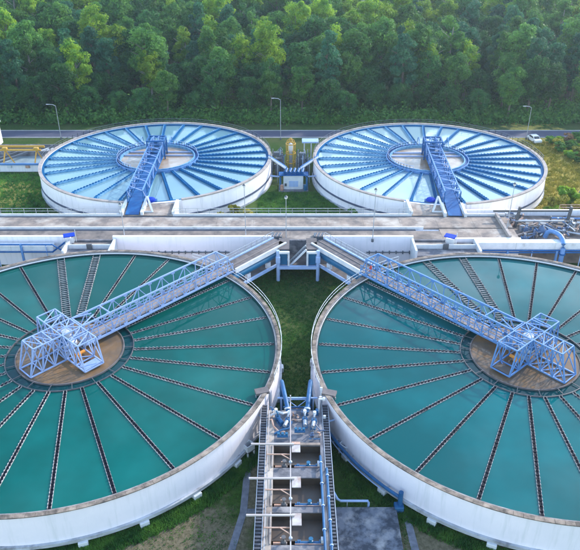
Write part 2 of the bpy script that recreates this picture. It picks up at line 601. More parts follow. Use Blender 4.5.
# ------------------------------------------------------------------ setting: ground, road, verge, paths, pad
gm = MB()
N = 60
for j in range(N + 1):
    for i in range(N + 1):
        x, y = -900 + 1800 * i / N, -300 + 1900 * j / N
        gm.v.append((x, y, 0.0))
for j in range(N):
    for i in range(N):
        a = j * (N + 1) + i
        gm.f.append((a, a + 1, a + N + 2, a + N + 1))
tag(gm.build('ground', 'ground'), kind='structure')

tag(MB().box(-320, 320, 156.6, 161.6, 0.0, 0.02).build('road', 'asphalt'), kind='structure')
kb = MB()
kb.box(-320, 320, 156.3, 156.6, 0.0, 0.13).box(-320, 320, 161.6, 161.9, 0.0, 0.13)
tag(kb.build('kerb', 'kerb'), kind='structure')
pp = MB()
path_pts = [(-4.30, 51.9), (-4.42, 48.5), (-4.48, 45.0), (-5.3, 40.7), (-6.2, 36.5)]
for (x0, y0), (x1, y1) in zip(path_pts, path_pts[1:]):
    pp.poly([(x0 - 0.34, y0), (x0 + 0.34, y0), (x1 + 0.34, y1), (x1 - 0.34, y1)][::-1], 0.0, 0.03)
pp.box(-4.12, -3.0, 44.85, 45.4, 0.0, 0.032)
tag(pp.build('footpath', 'footpath'), kind='structure')
tag(MB().poly([(11.2, 36), (12.0, 36), (11.45, 45.2), (10.8, 45.2)], 0.0, 0.03).build('footpath', 'footpath'), kind='structure')

pad = MB().bev(4.25, 10.2, 34.0, 45.2, 0.0, 0.5, 0.04)
tag(pad.build('concrete_pad', 'pad_concrete'), kind='structure')

# ------------------------------------------------------------------ front round tanks
TANKS = {'fl': (-26.1, 65.2), 'fr': (27.6, 64.3), 'bl': (-26.8, 130.7), 'br': (27.7, 130.1)}
WL = 4.15                         # water level
FRONT_ANG = {
    'fl': [135.5, 122.5, 83.1, 70.4, 57, 43.6, 30.3, 17.6, 3.6, -9.4, -23.4, -37.5, -51.2, -65, -78.7, -92.4, -106, -119.5, -133, -146.5,
           -160, -173, 174, 161, 148],
    'fr': [147.2, 160.9, 174.3, 187.3, 201.1, 215.2, 229.3, 243.8, 256.9, 270, 283.5, 297, 310.5, 324, 337.5, 351, 4.5, 18, 31, 43.5, 56.2,
           69.1, 81.9, 121.5, 134.5]}
WIDE_ANG = {'fl': [109, 96.7], 'fr': [94.7, 108.2]}


def toothed_plate(r0, r1, y, pitch, lo, hi, th, z0):
    """Weir plate with V notches along its top edge, along +x at offset y."""
    mb = MB()
    n = int((r1 - r0) / pitch)
    xs, zs = [], []
    for i in range(n):
        x = r0 + i * pitch
        xs += [x, x + pitch * 0.38, x + pitch * 0.5, x + pitch * 0.88]
        zs += [hi, hi, lo, lo]
    xs.append(r0 + n * pitch)
    zs.append(hi)
    k = len(xs)
    for yy in (y - th / 2, y + th / 2):
        for x, z in zip(xs, zs):
            mb.v += [(x, yy, z0), (x, yy, z)]
    for i in range(k - 1):
        a, b = 2 * i, 2 * k + 2 * i
        mb.f += [(a, a + 2, a + 3, a + 1), (b, b + 1, b + 3, b + 2), (a + 1, a + 3, b + 3, b + 1)]
    return mb


w_l = toothed_plate(7.45, 24.38, 0.17, 0.44, 0.05, 0.15, 0.05, -0.3).mesh('weir_plate', 'weir_plate')
w_r = toothed_plate(7.45, 24.38, -0.17, 0.44, 0.05, 0.15, 0.05, -0.3).mesh('weir_plate', 'weir_plate')
lb = MB().box(7.4, 24.39, -0.145, 0.145, -0.4, 0.03)
for i in range(26):
    x = 7.9 + i * 0.62
    lb.box(x, x + 0.07, -0.145, 0.145, 0.031, 0.09)
l_body = lb.mesh('launder', 'launder_body')
ww_l = toothed_plate(7.45, 24.38, 0.50, 0.62, 0.08, 0.22, 0.08, -0.3).mesh('weir_plate', 'weir_plate')
ww_r = toothed_plate(7.45, 24.38, -0.50, 0.62, 0.08, 0.22, 0.08, -0.3).mesh('weir_plate', 'weir_plate')
wide_body = MB().box(7.4, 24.39, -0.46, 0.46, -0.4, 0.03).mesh('launder', 'water_ring')
rung_me = MB().box(-0.05, 0.05, -0.46, 0.46, 0.06, 0.13).mesh('rung', 'weir_plate')


def front_tank(key, label, rail_arc, gate_arcs):
    cx, cy = TANKS[key]
    t = thing('settling_tank', label, 'settling tank', (cx, cy, 0), 0, 'large front settling tanks')
    MB().ring(24.39, 24.85, 0.62, 4.52, n=160).build('tank_wall', 'white_wall', t, True)
    MB().ring(24.1, 24.45, 0.0, 0.62, n=160).build('plinth', 'plinth', t, True)
    MB().ring(24.85, 25.12, 0.62, 1.0, n=160).build('ledge', 'ledge', t, True)
    MB().ring(24.39, 24.93, 4.52, 4.63, n=160).build('coping_bed', 'coping_joint', t, True)
    nslab = 180
    da = 360 / nslab
    slabs = []
    for k in range(3):
        g = 0.012 + 0.008 * k
        slabs.append(MB().ring(24.55, 25.0, 4.60, 4.70 + 0.008 * k, -da / 2 + g, da / 2 - g, n=2).mesh('coping_slab', 'coping'))
    for i in range(nslab):
        link('coping_slab', slabs[rnd.randrange(3)], t, None, R(i * da))
    MB().ring(24.40, 24.53, 4.55, 4.66, n=180).build('inner_kerb', 'inner_kerb', t, True)
    ft = MB().bev(24.45, 25.35, -0.45, 0.45, -0.02, 0.66, 0.05).mesh('footing', 'white_paint')
    for i in range(28):
        link('footing', ft, t, None, R(i * 360 / 28 + 4))
    ra = MB()
    a0, a1 = rail_arc
    n = int((a1 - a0) / 3.5)
    rail(ra, [(25.12 * math.cos(R(a0 + (a1 - a0) * i / n)), 25.12 * math.sin(R(a0 + (a1 - a0) * i / n)), 4.55) for i in range(n + 1)], 1.0, 0.024, 1.6)
    ra.build('handrail', 'white_paint', t)
    MB().ring(24.24, 24.39, 4.0, 4.3, n=160).build('inner_ledge', 'water_ring', t, True)
    # collecting channels over the water
    for a in FRONT_ANG[key]:
        la = link('launder', l_body, t, (0, 0, WL), R(a))
        link('weir_plate', w_l, la)
        link('weir_plate', w_r, la)
    for a in WIDE_ANG[key]:
        la = link('launder', wide_body, t, (0, 0, WL), R(a))
        link('weir_plate', ww_l, la)
        link('weir_plate', ww_r, la)
        for i in range(32):
            link('rung', rung_me, la, (7.7 + i * 0.51, 0, 0))
    # ring trough and feed well
    MB().ring(7.33, 7.42, 3.7, 4.30, n=96).build('trough_rim', 'dark_steel', t, True)
    MB().ring(6.16, 6.28, 3.5, 4.30, n=96).build('feed_well_rim', 'walk_dark', t, True)
    for i in range(18):
        bar_part('trough_strut', (6.3 * math.cos(R(20 * i + 7)), 6.3 * math.sin(R(20 * i + 7)), 4.28),
                 (7.3 * math.cos(R(20 * i + 7)), 7.3 * math.sin(R(20 * i + 7)), 4.28), 0.07, 'dark_steel', t)
    for nm, mb, m in (('water', MB().annulus(7.4, 24.40, WL, 160), 'water_teal' if key == 'fl' else 'water_teal_blue'), ('water', MB().annulus(6.27, 7.34, WL - 0.05, 96), 'water_ring'),
                      ('water', MB().disc(6.17, WL + 0.02), 'water_muddy')):
        tag(mb.build(nm, m, None, False, (cx, cy, 0)), kind='structure')
    return t


front_tank('fl', 'big white-walled round tank of dark teal water at the front left', (-14, 62), None)
front_tank('fr', 'big white-walled round tank of teal water at the front right', (118, 194), None)


# ------------------------------------------------------------------ access bridges and rake frames over the front tanks
def front_bridge(key, ang, m, label, rake_label, deck_m):
    cx, cy = TANKS[key]
    t = thing('access_bridge', label, 'footbridge', (cx, cy, 0), R(ang), 'truss bridges over the front tanks')
    x0, x1, yb, zb, zt = 1.5, 25.6, 1.15, 4.95, 7.65
    gus = MB().poly([(-0.26, -0.055), (0.26, -0.055), (0.26, 0.055), (-0.26, 0.055)], -0.15, 0.15).mesh('gusset_plate', m)
    for s in (-1, 1):
        y = s * yb
        bar_part('bottom_chord', (x0, y, zb), (x1, y, zb), 0.22, m, t, 0.22)
        bar_part('top_chord', (x0, y, zt), (x1 - 1.2, y, zt), 0.18, m, t, 0.18)
        n = 12
        dx = (x1 - 1.2 - x0) / n
        for i in range(n + 1):
            xa = x0 + i * dx
            bar_part('post', (xa, y, zb + 0.11), (xa, y, zt - 0.09), 0.085, m, t)
            for zg in (zb + 0.2, zt - 0.17):
                link('gusset_plate', gus, t, (xa, y, zg))
            if i < n:
                if (i % 2 == 0):
                    bar_part('diagonal', (xa + 0.05, y, zb + 0.1), (xa + dx - 0.05, y, zt - 0.1), 0.095, m, t)
                else:
                    bar_part('diagonal', (xa + 0.05, y, zt - 0.1), (xa + dx - 0.05, y, zb + 0.1), 0.095, m, t)
        bar_part('diagonal', (x1 - 1.2, y, zt), (x1, y, zb), 0.12, m, t)
        hr = MB()
        rail(hr, [(x0, y * 0.86, zb + 0.12), (x1, y * 0.86, zb + 0.12)], 1.05, 0.035, 1.0)
        hr.build('handrail', m, t)
    pan = MB().box(-0.98, 0.98, -0.86, 0.86, 0.0, 0.08).mesh('deck_panel', deck_m)
    for i in range(12):
        link('deck_panel', pan, t, (x0 + 1.02 + i * 2.0, 0, zb + 0.04))
    for i in range(13):
        xa = x0 + i * dx
        bar_part('cross_beam', (xa, -yb + 0.11, zb - 0.05), (xa, yb - 0.11, zb - 0.05), 0.12, m, t)
    for xa in (x1 - 1.2, x0 + 2 * dx, x0):
        bar_part('cross_beam', (xa, -yb + 0.09, zt), (xa, yb - 0.09, zt), 0.14, m, t)

    # rake frame: four arms of open lattice round the drive
    k = thing('rake_frame', rake_label, 'machine frame', (cx, cy, 0), R(ang), 'lattice frames in the middle of the front tanks')
    z0, z1, h = 4.3, 7.7, 1.25
    def bp(p, q, w=0.13, nm='strut'):
        bar_part(nm, p, q, w * 0.82, m, k)
    for sx in (-1, 1):
        for sy in (-1, 1):
            bp((sx * h, sy * h, z0), (sx * h, sy * h, z1), 0.16, 'post')
    for z in (z0, z1):
        for s in (-1, 1):
            bp((-h, s * h, z), (h, s * h, z), 0.15, 'frame_beam')
            bp((s * h, -h, z), (s * h, h, z), 0.15, 'frame_beam')
    for s in (-1, 1):
        bp((-h, s * h, z0), (h, s * h, z1))
        bp((s * h, -h, z0), (s * h, h, z1))
    bp((-h, -h, z1), (h, h, z1), 0.12)
    bp((-h, h, z1), (h, -h, z1), 0.12)
    def arm(rot, l_bot, l_top, bays, zb_):
        M_ = Matrix.Rotation(R(rot), 4, 'Z')
        def q(p):
            return M_ @ Vector(p)
        xb = [h + (l_bot - h) * i / bays for i in range(bays + 1)]
        xt = [h + (l_top - h) * i / bays for i in range(bays + 1)]
        hw = h * 0.96
        for s in (-1, 1):
            bp(q((h, s * hw, zb_)), q((l_bot, s * hw, zb_)), 0.19, 'chord')
            bp(q((h, s * hw, z1)), q((l_top, s * hw, z1)), 0.17, 'chord')
            bp(q((l_bot, s * hw, zb_)), q((l_top, s * hw, z1)), 0.17, 'end_post')
            for i in range(bays):
                bp(q((xb[i], s * hw, zb_)), q((xt[i + 1], s * hw, z1)))
                bp(q((xt[i], s * hw, z1)), q((xb[i + 1], s * hw, zb_)))
                if i:
                    bp(q((xb[i], s * hw, zb_)), q((xt[i], s * hw, z1)))
        for i in range(1, bays + 1):
            bp(q((xb[i], -hw, zb_)), q((xb[i], hw, zb_)), 0.15, 'cross_beam')
            bp(q((xt[i], -hw, z1)), q((xt[i], hw, z1)), 0.15, 'cross_beam')
            bp(q((xb[i - 1], -hw, zb_)), q((xb[i], hw, zb_)))
            bp(q((xt[i - 1], hw, z1)), q((xt[i], -hw, z1)), 0.11)
    arm(180, 5.8, 4.8, 3, 4.3)
    arm(90, 5.1, 4.4, 2, 4.5)
    arm(270, 5.1, 4.4, 2, 4.5)
    for z in (5.45, 6.6):
        for s in (-1, 1):
            bp((-h, s * h, z), (h, s * h, z), 0.11, 'frame_beam')
            bp((s * h, -h, z), (s * h, h, z), 0.11, 'frame_beam')
    for a, b in (((-2.6, -1.2, 6.2), (2.2, -1.2, 6.9)), ((-h, 0, z1), (h, 0, z1)), ((0, -h, z1), (0, h, z1)), ((-h, -2.4, z1), (h, -2.4, z1)), ((-h, 2.4, z1), (h, 2.4, z1)),
                 ((-h, -h, 5.4), (h, h, 5.4)), ((-h, h, 6.5), (h, -h, 6.5)), ((1.3, 1.2, z1), (3.6, 0.2, z1 + 0.1)), ((1.3, -1.2, z1), (3.6, -0.2, z1 + 0.1))):
        bp(a, b, 0.13)
    # drive in the centre
    MB().lathe([(0.75, 3.6), (0.75, 5.2), (0.95, 5.25), (0.95, 5.6), (0.5, 5.7), (0.45, 6.9), (0.62, 6.95), (0.62, 7.2), (0.2, 7.3)], 20).build('drive_column', 'white_paint', k, True)
    dm = MB().bev(-1.0, -0.3, -0.4, 0.4, 5.62, 6.3, 0.06)
    dm.tube([(-0.65, 0, 6.2), (-0.65, 0, 7.0)], 0.26, 12)
    dm.build('drive_motor', 'pipe_blue', k)
    MB().box(-1.15, 1.15, -1.1, 1.1, 5.02, 5.1).build('platform', 'walk_tan', k)
    sgn = -1 if key == 'fl' else 1
    MB().box(-1.05, 1.05, min(sgn * 3.7, sgn * 4.95), max(sgn * 3.7, sgn * 4.95), 4.52, 4.58).build('end_grating', m if key == 'fl' else 'basin_floor', k)
    om = MB().bev(-0.5, 0.2, min(sgn * 1.75, sgn * 2.25), max(sgn * 1.75, sgn * 2.25), 4.55, 5.0, 0.05)
    om.tube([(-0.15, sgn * 2.0, 4.9), (0.75, sgn * 2.0, 4.9)], 0.2, 10)
    om.build('gear_motor', 'orange_paint', k)
    return t


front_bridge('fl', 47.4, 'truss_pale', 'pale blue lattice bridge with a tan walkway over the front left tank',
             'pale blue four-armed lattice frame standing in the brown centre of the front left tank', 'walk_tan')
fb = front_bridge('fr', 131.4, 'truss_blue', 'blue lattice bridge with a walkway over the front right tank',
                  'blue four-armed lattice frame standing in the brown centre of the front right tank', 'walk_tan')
ext = thing('fire_extinguisher', 'small red cylinder on the end frame of the front right truss bridge', 'extinguisher', (11.35, 82.9, 5.1))
MB().lathe([(0.16, 0), (0.17, 0.06), (0.17, 0.75), (0.08, 0.88), (0.05, 0.98)], 12).build('cylinder_body', 'red_paint', ext, True)
MB().box(-0.12, 0.05, -0.03, 0.03, 0.96, 1.04).build('handle', 'dark_steel', ext)


# ------------------------------------------------------------------ back round tanks
BACK_ANG = {
    'bl': [-157, -168, -179.5, 166.7, 154.6, 143.5, 131.2, 118.6, 106.7, 95.3, 83.8, 72.7, 60, 46.8, 34.9, 22.7, 10.3, -0.5, -11.7, -23.7, -36.7,
           -48.8, -61, -74.2, -86, -98, -110.7, -124.4, -140.5],
    'br': [178.9, -169.1, -158.1, -145.2, -133, -120.7, -107.2, -95.4, 166.3, 155.4, 141.6, 129.5, 117.6, 105.6, 94.7, 82.4, 71.4, 61, 47.6, 35.3,
           23.5, 11.8, 1.1, -10.4, -23.4, -34.5, -44.9, -58.6, -71.1, -83]}
bw_l = toothed_plate(8.25, 22.05, 0.24, 0.7, 0.32, 0.42, 0.09, -0.3).mesh('weir_plate', 'blue_edge')
bw_r = toothed_plate(8.25, 22.05, -0.24, 0.7, 0.32, 0.42, 0.09, -0.3).mesh('weir_plate', 'blue_launder')
bb_me = MB().box(8.25, 22.05, -0.28, 0.28, -0.4, 0.28).mesh('launder', 'blue_launder')


def back_tank(key, label, arcs):
    cx, cy = TANKS[key]
    t = thing('settling_tank', label, 'settling tank', (cx, cy, 0), 0, 'smaller back settling tanks')
    a0, a1 = arcs                          # the wall opens between these angles for the landing
    MB().ring(22.45, 22.95, 0.0, 4.5, a1, a0 + 360, n=150).build('tank_wall', 'white_wall_far', t, True)
    MB().ring(22.45, 23.08, 4.5, 4.72, a1, a0 + 360, n=150).build('coping', 'coping_far', t, True)
    MB().ring(22.45, 22.9, 0.0, 4.42, a0 + 0.05, a1 - 0.05, n=24).build('landing_wall', 'white_wall_far', t, True)
    MB().ring(22.95, 23.06, 1.5, 1.85, a1 + 1, a0 + 359, n=150).build('wall_band', 'band_grey', t, True)
    MB().ring(22.95, 23.2, 0.0, 0.35, a1 + 1, a0 + 359, n=150).build('ledge', 'ledge', t, True)
    MB().ring(22.0, 22.43, 3.8, 4.40, n=150).build('rim_trough', 'blue_launder', t, True)
    for a in BACK_ANG[key]:
        la = link('launder', bb_me, t, (0, 0, WL), R(a))
        link('weir_plate', bw_l, la)
        link('weir_plate', bw_r, la)
    MB().ring(8.12, 8.25, 3.7, 4.72, n=80).build('trough_rim', 'truss_blue', t, True)
    MB().ring(7.3, 7.5, 3.7, 4.75, n=80).build('feed_well_rim', 'blue_edge', t, True)
    MB().ring(7.5, 8.12, 3.7, 4.35, n=80).build('trough_floor', 'deep_blue', t, True)
    hr = MB()
    rail(hr, [(7.95 * math.cos(R(5 * i)), 7.95 * math.sin(R(5 * i)), 4.5) for i in range(2, 49)], 0.95, 0.035, 1.2)
    hr.build('inner_handrail', 'truss_pale', t)
    ra = MB()
    rail(ra, [(22.9 * math.cos(R(-4 + 4 * i)), 22.9 * math.sin(R(-4 + 4 * i)), 4.7) for i in range(48)], 0.85, 0.03, 1.6)
    ra.build('handrail', 'galv_dark', t)
    for mb, m in ((MB().annulus(8.3, 22.05, WL, 150), 'water_clear' if key == 'bl' else 'water_sky_glare'), (MB().disc(7.4, WL + 0.02), 'water_milky')):
        tag(mb.build('water', m, None, False, (cx, cy, 0)), kind='structure')
    # boards floating / scum beams in the feed well
    for y in (1.6, 3.6):
        w = math.sqrt(7.25 ** 2 - y * y)
        bar_part('scum_beam', (-w, y, WL + 0.2), (w, y, WL + 0.2), 0.22, 'truss_pale', t)
    return t


back_tank('bl', 'round white tank with blue radial channels at the back left', (-94, -70))
back_tank('br', 'round white tank with blue radial channels at the back right, its water almost white', (-110, -83))


def back_bridge(loc, ang, label, length, over):
    t = thing('access_bridge', label, 'footbridge', loc, ang, 'truss bridges over the back tanks')
    m = 'deep_blue'
    x0, x1, yb, zb, zt = -over, length - 4.0, 1.35, 4.95, 7.1
    n = 14
    dx = (x1 - x0) / n
    for s in (-1, 1):
        y = s * yb
        bar_part('bottom_chord', (x0, y, zb), (x1, y, zb), 0.24, m, t)
        bar_part('top_chord', (x0, y, zt), (x1, y, zt), 0.18, 'truss_blue', t)
        for i in range(n + 1):
            xa = x0 + i * dx
            bar_part('post', (xa, y, zb + 0.1), (xa, y, zt - 0.08), 0.14, 'truss_blue' if i % 2 else m, t)
            if i < n:
                a, b = (zb + 0.1, zt - 0.1) if i % 2 else (zt - 0.1, zb + 0.1)
                bar_part('diagonal', (xa + 0.05, y, a), (xa + dx - 0.05, y, b), 0.13, 'truss_pale' if i % 3 else m, t)
        rp = MB().bar((x1 + 0.05, y * 1.25, 4.75), (length + 0.2, y * 1.25, 4.6), 0.45, 0.75)
        rp.build('ramp_kerb', 'white_paint', t)
    for i in range(n):
        xa = x0 + (i + 0.5) * dx
        MB().box(xa - dx / 2 + 0.02, xa + dx / 2 - 0.02, -1.15, 1.15, zb + 0.02, zb + 0.1).build('deck_panel', 'deep_blue', t)
        bar_part('cross_beam', (xa, -yb + 0.1, zt), (xa, yb - 0.1, zt), 0.12, 'truss_blue', t)
        bar_part('top_brace', (xa - dx / 2, -yb + 0.1, zt), (xa + dx / 2, yb - 0.1, zt), 0.11, 'truss_pale' if i % 2 else m, t)
        bar_part('lower_rail', (xa - dx / 2, -yb, 6.0), (xa + dx / 2, -yb, 6.0), 0.07, 'truss_pale', t)
    MB().add([(x1, -1.15, 5.04), (length, -1.15, 4.5), (length, 1.15, 4.5), (x1, 1.15, 5.04), (x1, -1.15, 4.9), (length, -1.15, 4.4), (length, 1.15, 4.4), (x1, 1.15, 4.9)],
             [(0, 1, 2, 3), (7, 6, 5, 4), (0, 4, 5, 1), (2, 6, 7, 3), (1, 5, 6, 2), (0, 3, 7, 4)]).build('ramp', 'deep_blue', t)
    # drive house at the centre: posts and curved rails
    k = thing('tank_drive', label.replace('lattice bridge running out over', 'drive frame with hoops at the centre of'), 'machine frame', (loc[0], loc[1], 0), ang, 'drive frames of the back tanks')
    for sx in (-1.6, 1.6):
        for sy in (-1.7, 1.7):
            bar_part('post', (sx - 1.5, sy, 4.2), (sx - 1.5, sy, 7.9), 0.22, m, k)
    for sy in (-1.7, 1.7):
        bar_part('frame_beam', (-3.1, sy, 7.9), (0.1, sy, 7.9), 0.24, m, k)
        for j in (-1, 1):
            c = Vector((-1.5, sy + j * 1.2, 7.0))
            hoop = MB().tube([(c.x + 1.3 * math.cos(R(a)), c.y, c.z + 1.3 * math.sin(R(a))) for a in range(0, 181, 20)], 0.08, 6)
            hoop.build('hoop_rail', 'truss_blue', k)
        bar_part('brace', (-3.1, sy, 4.3), (0.1, sy, 7.8), 0.15, m, k)
    for sx in (-3.1, 0.1):
        bar_part('frame_beam', (sx, -1.7, 7.9), (sx, 1.7, 7.9), 0.24, m, k)
    MB().lathe([(1.0, 3.6), (1.0, 5.0), (1.2, 5.1), (1.2, 5.6), (0.6, 5.8), (0.5, 7.4), (0.2, 7.5)], 18, (-1.5, 0, 0)).build('drive_column', 'pipe_blue', k, True)
    return t


bb1 = back_bridge((-27.0, 130.7, 0), math.atan2(103.2 - 130.7, -26.5 + 27.0), 'deep blue lattice bridge running out over the back left tank', 27.4, 5.5)
bb2 = back_bridge((28.75, 130.1, 0), math.atan2(102.9 - 130.1, 27.6 - 28.75), 'deep blue lattice bridge running out over the back right tank', 27.3, 5.5)

# ------------------------------------------------------------------ concrete channel between the tanks
ch = thing('concrete_channel', 'long raised concrete channel with white parapets crossing between the front and back tanks', 'channel', (0, 98, 0))
XL, XR = -96.0, 36.0


def cw(name, x0, x1, y0, y1, z0, z1, m):
    return MB().box(x0, x1, y0 - 98, y1 - 98, z0, z1).build(name, m, ch)


cw('base_wall', XL, XR, 94.45, 103.1, 0.0, 4.0, 'white_wall_far')
x = XL
cw('parapet_shade', XL, XR, 102.41, 103.09, 3.9, 4.22, 'parapet_shade')  # added dark strip, stands for the shadow the far parapet casts
cw('parapet_shade', XL, 20.2, 97.41, 98.19, 3.9, 4.18, 'parapet_shade')  # likewise for the shadow of the middle parapet
i = 0
while x < XR - 0.1:
    xe = min(x + 6.0, XR)
    cw('floor_slab', x + 0.01, xe - 0.01, 98.48, 102.4, 4.0, 4.36, 'deck_concrete')
    cw('floor_slab', x + 0.01, xe - 0.01, 94.47, 97.4 if x < 20 else 98.18, 4.0, 4.30, 'wet_deck' if x < 20 else 'deck_concrete')
    x = xe
for x0, x1 in ((XL, -28.4), (-19.6, 20.4), (29.2, XR)):
    cw('far_parapet', x0, x1, 103.1, 103.38, 0.0, 4.62, 'white_paint')
cw('middle_parapet', XL, 21.5, 98.2, 98.46, 4.0, 4.58, 'white_paint')
for x0, x1 in ((XL, -34.2), (-27.6, -2.9), (5.2, 19.2)):
    cw('near_parapet', x0, x1, 94.05, 94.45, 0.0, 5.0, 'white_wall')
cw('near_parapet', 24.4, XR, 94.05, 94.45, 0.0, 4.6, 'white_wall')
cw('landing_edge', -34.1, -27.7, 94.1, 94.45, 0.0, 4.3, 'old_concrete')
cw('landing_edge', -2.8, 5.1, 94.1, 94.45, 0.0, 4.3, 'old_concrete')
cw('landing_edge', 19.3, 24.3, 94.1, 94.45, 0.0, 4.3, 'old_concrete')
# bracketed pipe along the foot of the near wall
for x0, x1 in ((-27.4, -9.5), (12.0, 19.0)):
    pb = MB().tube([(x0, -4.15, 2.3), (x1, -4.15, 2.3)], 0.09, 8)
    xx = x0 + 0.4
    while xx < x1:
        pb.box(xx, xx + 0.14, -4.3, -3.95, 2.05, 2.5)
        xx += 1.05
    pb.build('wall_pipe', 'galv_dark', ch)
hr = MB()
rail(hr, [(XL, 5.3, 4.62), (-28.6, 5.3, 4.62)], 0.95, 0.03, 2.0)
rail(hr, [(-19.4, 5.3, 4.62), (20.2, 5.3, 4.62)], 0.95, 0.03, 2.0)
hr.build('handrail', 'galv', ch)
# landings in front of the two back bridges, with white wing walls
for k_, (xa, xb, bx) in enumerate(((-28.4, -19.6, -26.4), (20.4, 29.2, 27.5))):
    cw('landing_slab', xa, xb, 103.11, 108.2, 0.0, 4.38, 'deck_concrete')
    for x_ in (xa, xb):
        wm = MB().poly([(x_ - 0.25, 103.52 - 98), (x_ + 0.25, 103.52 - 98), (x_ + 0.25, 108.6 - 98), (x_ - 0.25, 108.6 - 98)], 0.0, 4.9)
        wm.build('wing_wall', 'white_paint', ch)
cw('side_wall', 34.2, 34.6, 94.5, 103.0, 4.36, 4.95, 'coping_far')


# white A-shaped blocks and blue reels on the landings
def prism_block(x, label):
    b = thing('cable_stand', label, 'stand', (x, 105.2, 4.38), 0, 'white stands beside the back bridges')
    for s in (-1, 1):
        bar_part('leg', (s * 1.0, -0.9, 0), (0, 0.8, 2.2), 0.28, 'white_paint', b)
    bar_part('cross_bar', (-0.95, -0.88, 0.12), (0.95, -0.88, 0.12), 0.2, 'white_paint', b)
    bar_part('back_leg', (0, 2.0, 0), (0, 0.8, 2.2), 0.2, 'white_paint', b)
    return b


prism_block(-24.2, 'white A-shaped stand beside the foot of the back left bridge')
prism_block(25.1, 'white A-shaped stand beside the foot of the back right bridge')
for x, lab in ((-24.3, 'bright blue machine cover at the edge of the back left tank'), (24.6, 'bright blue machine cover at the edge of the back right tank')):
    b = thing('machine_cover', lab, 'cover', (x, 108.9, 4.5), 0.2 if x < 0 else -0.2, 'bright blue covers at the back tanks')
    MB().lathe([(0.75, 0.0), (0.82, 0.1), (0.78, 0.38), (0.5, 0.55), (0.15, 0.6)], 16).build('shell', 'vivid_blue', b, True)
    MB().box(-1.1, 1.1, -0.5, 0.5, -0.1, 0.1).build('base_plate', 'deep_blue', b)


def lid(x, y, rz, label):
    b = thing('sluice_gate', label, 'sluice gate', (x, y, 4.3), rz, 'sluice gates with blue boards on the channel edge')
    MB().bev(-0.85, 0.85, -0.65, 0.65, 1.3, 1.42, 0.04).build('cover_board', 'vivid_blue', b)
    for sx in (-0.7, 0.7):
        bar_part('post', (sx, 0.3, 0), (sx, 0.3, 1.3), 0.1, 'white_paint', b)
    bar_part('lifting_screw', (0.95, 0.2, 0), (0.95, 0.2, 2.0), 0.09, 'white_paint', b)
    MB().box(-0.6, 0.6, 0.22, 0.36, -0.2, 0.7).build('gate_plate', 'white_paint', b)


lid(-34.0, 93.2, 0.35, 'sluice gate under a bright blue board beside the front left tank')
lid(24.6, 92.9, -0.5, 'sluice gate under a tilted bright blue board beside the front right tank')

# outlet boxes between channel and front tanks
for key, x0, x1, lab in (('fl', -34.0, -27.4, 'weathered concrete outlet box joining the channel to the front left tank'),
                         ('fr', 19.2, 28.5, 'weathered concrete outlet box joining the channel to the front right tank')):
    o = thing('outlet_box', lab, 'outlet box', ((x0 + x1) / 2, 92, 0), 0, 'concrete outlet boxes by the front tanks')
    w = (x1 - x0) / 2
    MB().box(-w, w, -2.2, 2.05, 0.0, 3.9).build('box_wall', 'old_concrete', o)
    MB().box(-w + 0.3, w - 0.3, 0.2, 1.8, 3.9, 4.05).build('cover_slab', 'deck_concrete', o)
    MB().box(-w - 0.35, -w - 0.02, -2.2, 2.0, 0.0, 4.75).build('side_wall', 'white_paint', o)
    MB().box(w + 0.02, w + 0.35, -2.2, 2.0, 0.0, 4.75).build('side_wall', 'white_paint', o)
    MB().box(-w, w, 0.0, 0.18, 3.9, 4.6).build('cross_wall', 'white_paint', o)
    MB().box(-0.4, 0.4, -0.3, 0.0, 3.9, 4.8).build('valve_head', 'dark_steel', o)


# ------------------------------------------------------------------ footbridges from the channel to the front tanks
def footbridge(sx, x0, y0, x1, y1, label):
    """(x0,y0) at the channel end, (x1,y1) at the tank end."""
    d = Vector((x1 - x0, y1 - y0, 0))
    L = d.length
    t = thing('footbridge', label, 'footbridge', (x0, y0, 0), math.atan2(d.y, d.x), 'sloping walkways from the channel to the front tanks')
    n = 5
    for i in range(n):
        MB().box(i * L / n + 0.01, (i + 1) * L / n - 0.01, -1.15, 1.15, 4.75, 4.95).build('deck_slab', 'walk_dark', t)
    for s in (-1, 1):
        near = (s == sx)
        MB().box(0, L, s * 1.16, s * 1.42, 4.45, 5.15).build('edge_beam', 'white_paint' if near else 'frame_pale', t) if s > 0 else \
            MB().box(0, L, s * 1.42, s * 1.16, 4.45, 5.15).build('edge_beam', 'white_paint' if near else 'frame_pale', t)
    bar_part('pipe_track', (0.0, 0.12, 5.0), (L, 0.12, 5.0), 0.10, 'walk_tan', t)
    hr = MB()
    rail(hr, [(0, -sx * 1.35, 5.15), (L, -sx * 1.35, 5.15)], 0.9, 0.03, 1.2)
    hr.build('handrail', 'galv', t)
    # supply pipe slung beneath and the lower frame
    MB().tube([(-0.4, sx * 0.85, 3.75), (L + 0.6, sx * 0.85, 3.75)], 0.62, 14).build('pipe', 'pipe_teal', t, True)
    MB().box(0.3, L + 0.2, sx * 1.75 - 0.15, sx * 1.75 + 0.15, 2.2, 2.6).build('lower_beam', 'frame_pale', t)
    MB().box(0.2, L + 0.2, -1.5, 1.5, 2.0, 2.16).build('lower_deck', 'walk_dark', t)
    for xx in (0.35 * L, 0.75 * L):
        MB().box(xx - 0.35, xx + 0.35, sx * 1.0 - 0.25, sx * 1.0 + 0.25, 2.2, 3.15).build('pipe_saddle', 'white_paint', t)
    for xx in (1.6,):
        for s in (-1.2, 1.2):
            MB().tube([(xx, s, 0), (xx, s, 2.0)], 0.24, 10).build('column', 'frame_pale', t)
    return t


footbridge(1, -1.6, 92.7, -8.7, 84.4, 'white-edged sloping walkway over a thick blue pipe, leading to the front left tank')
footbridge(-1, 4.3, 92.5, 11.2, 83.6, 'white-edged sloping walkway over a thick blue pipe, leading to the front right tank')

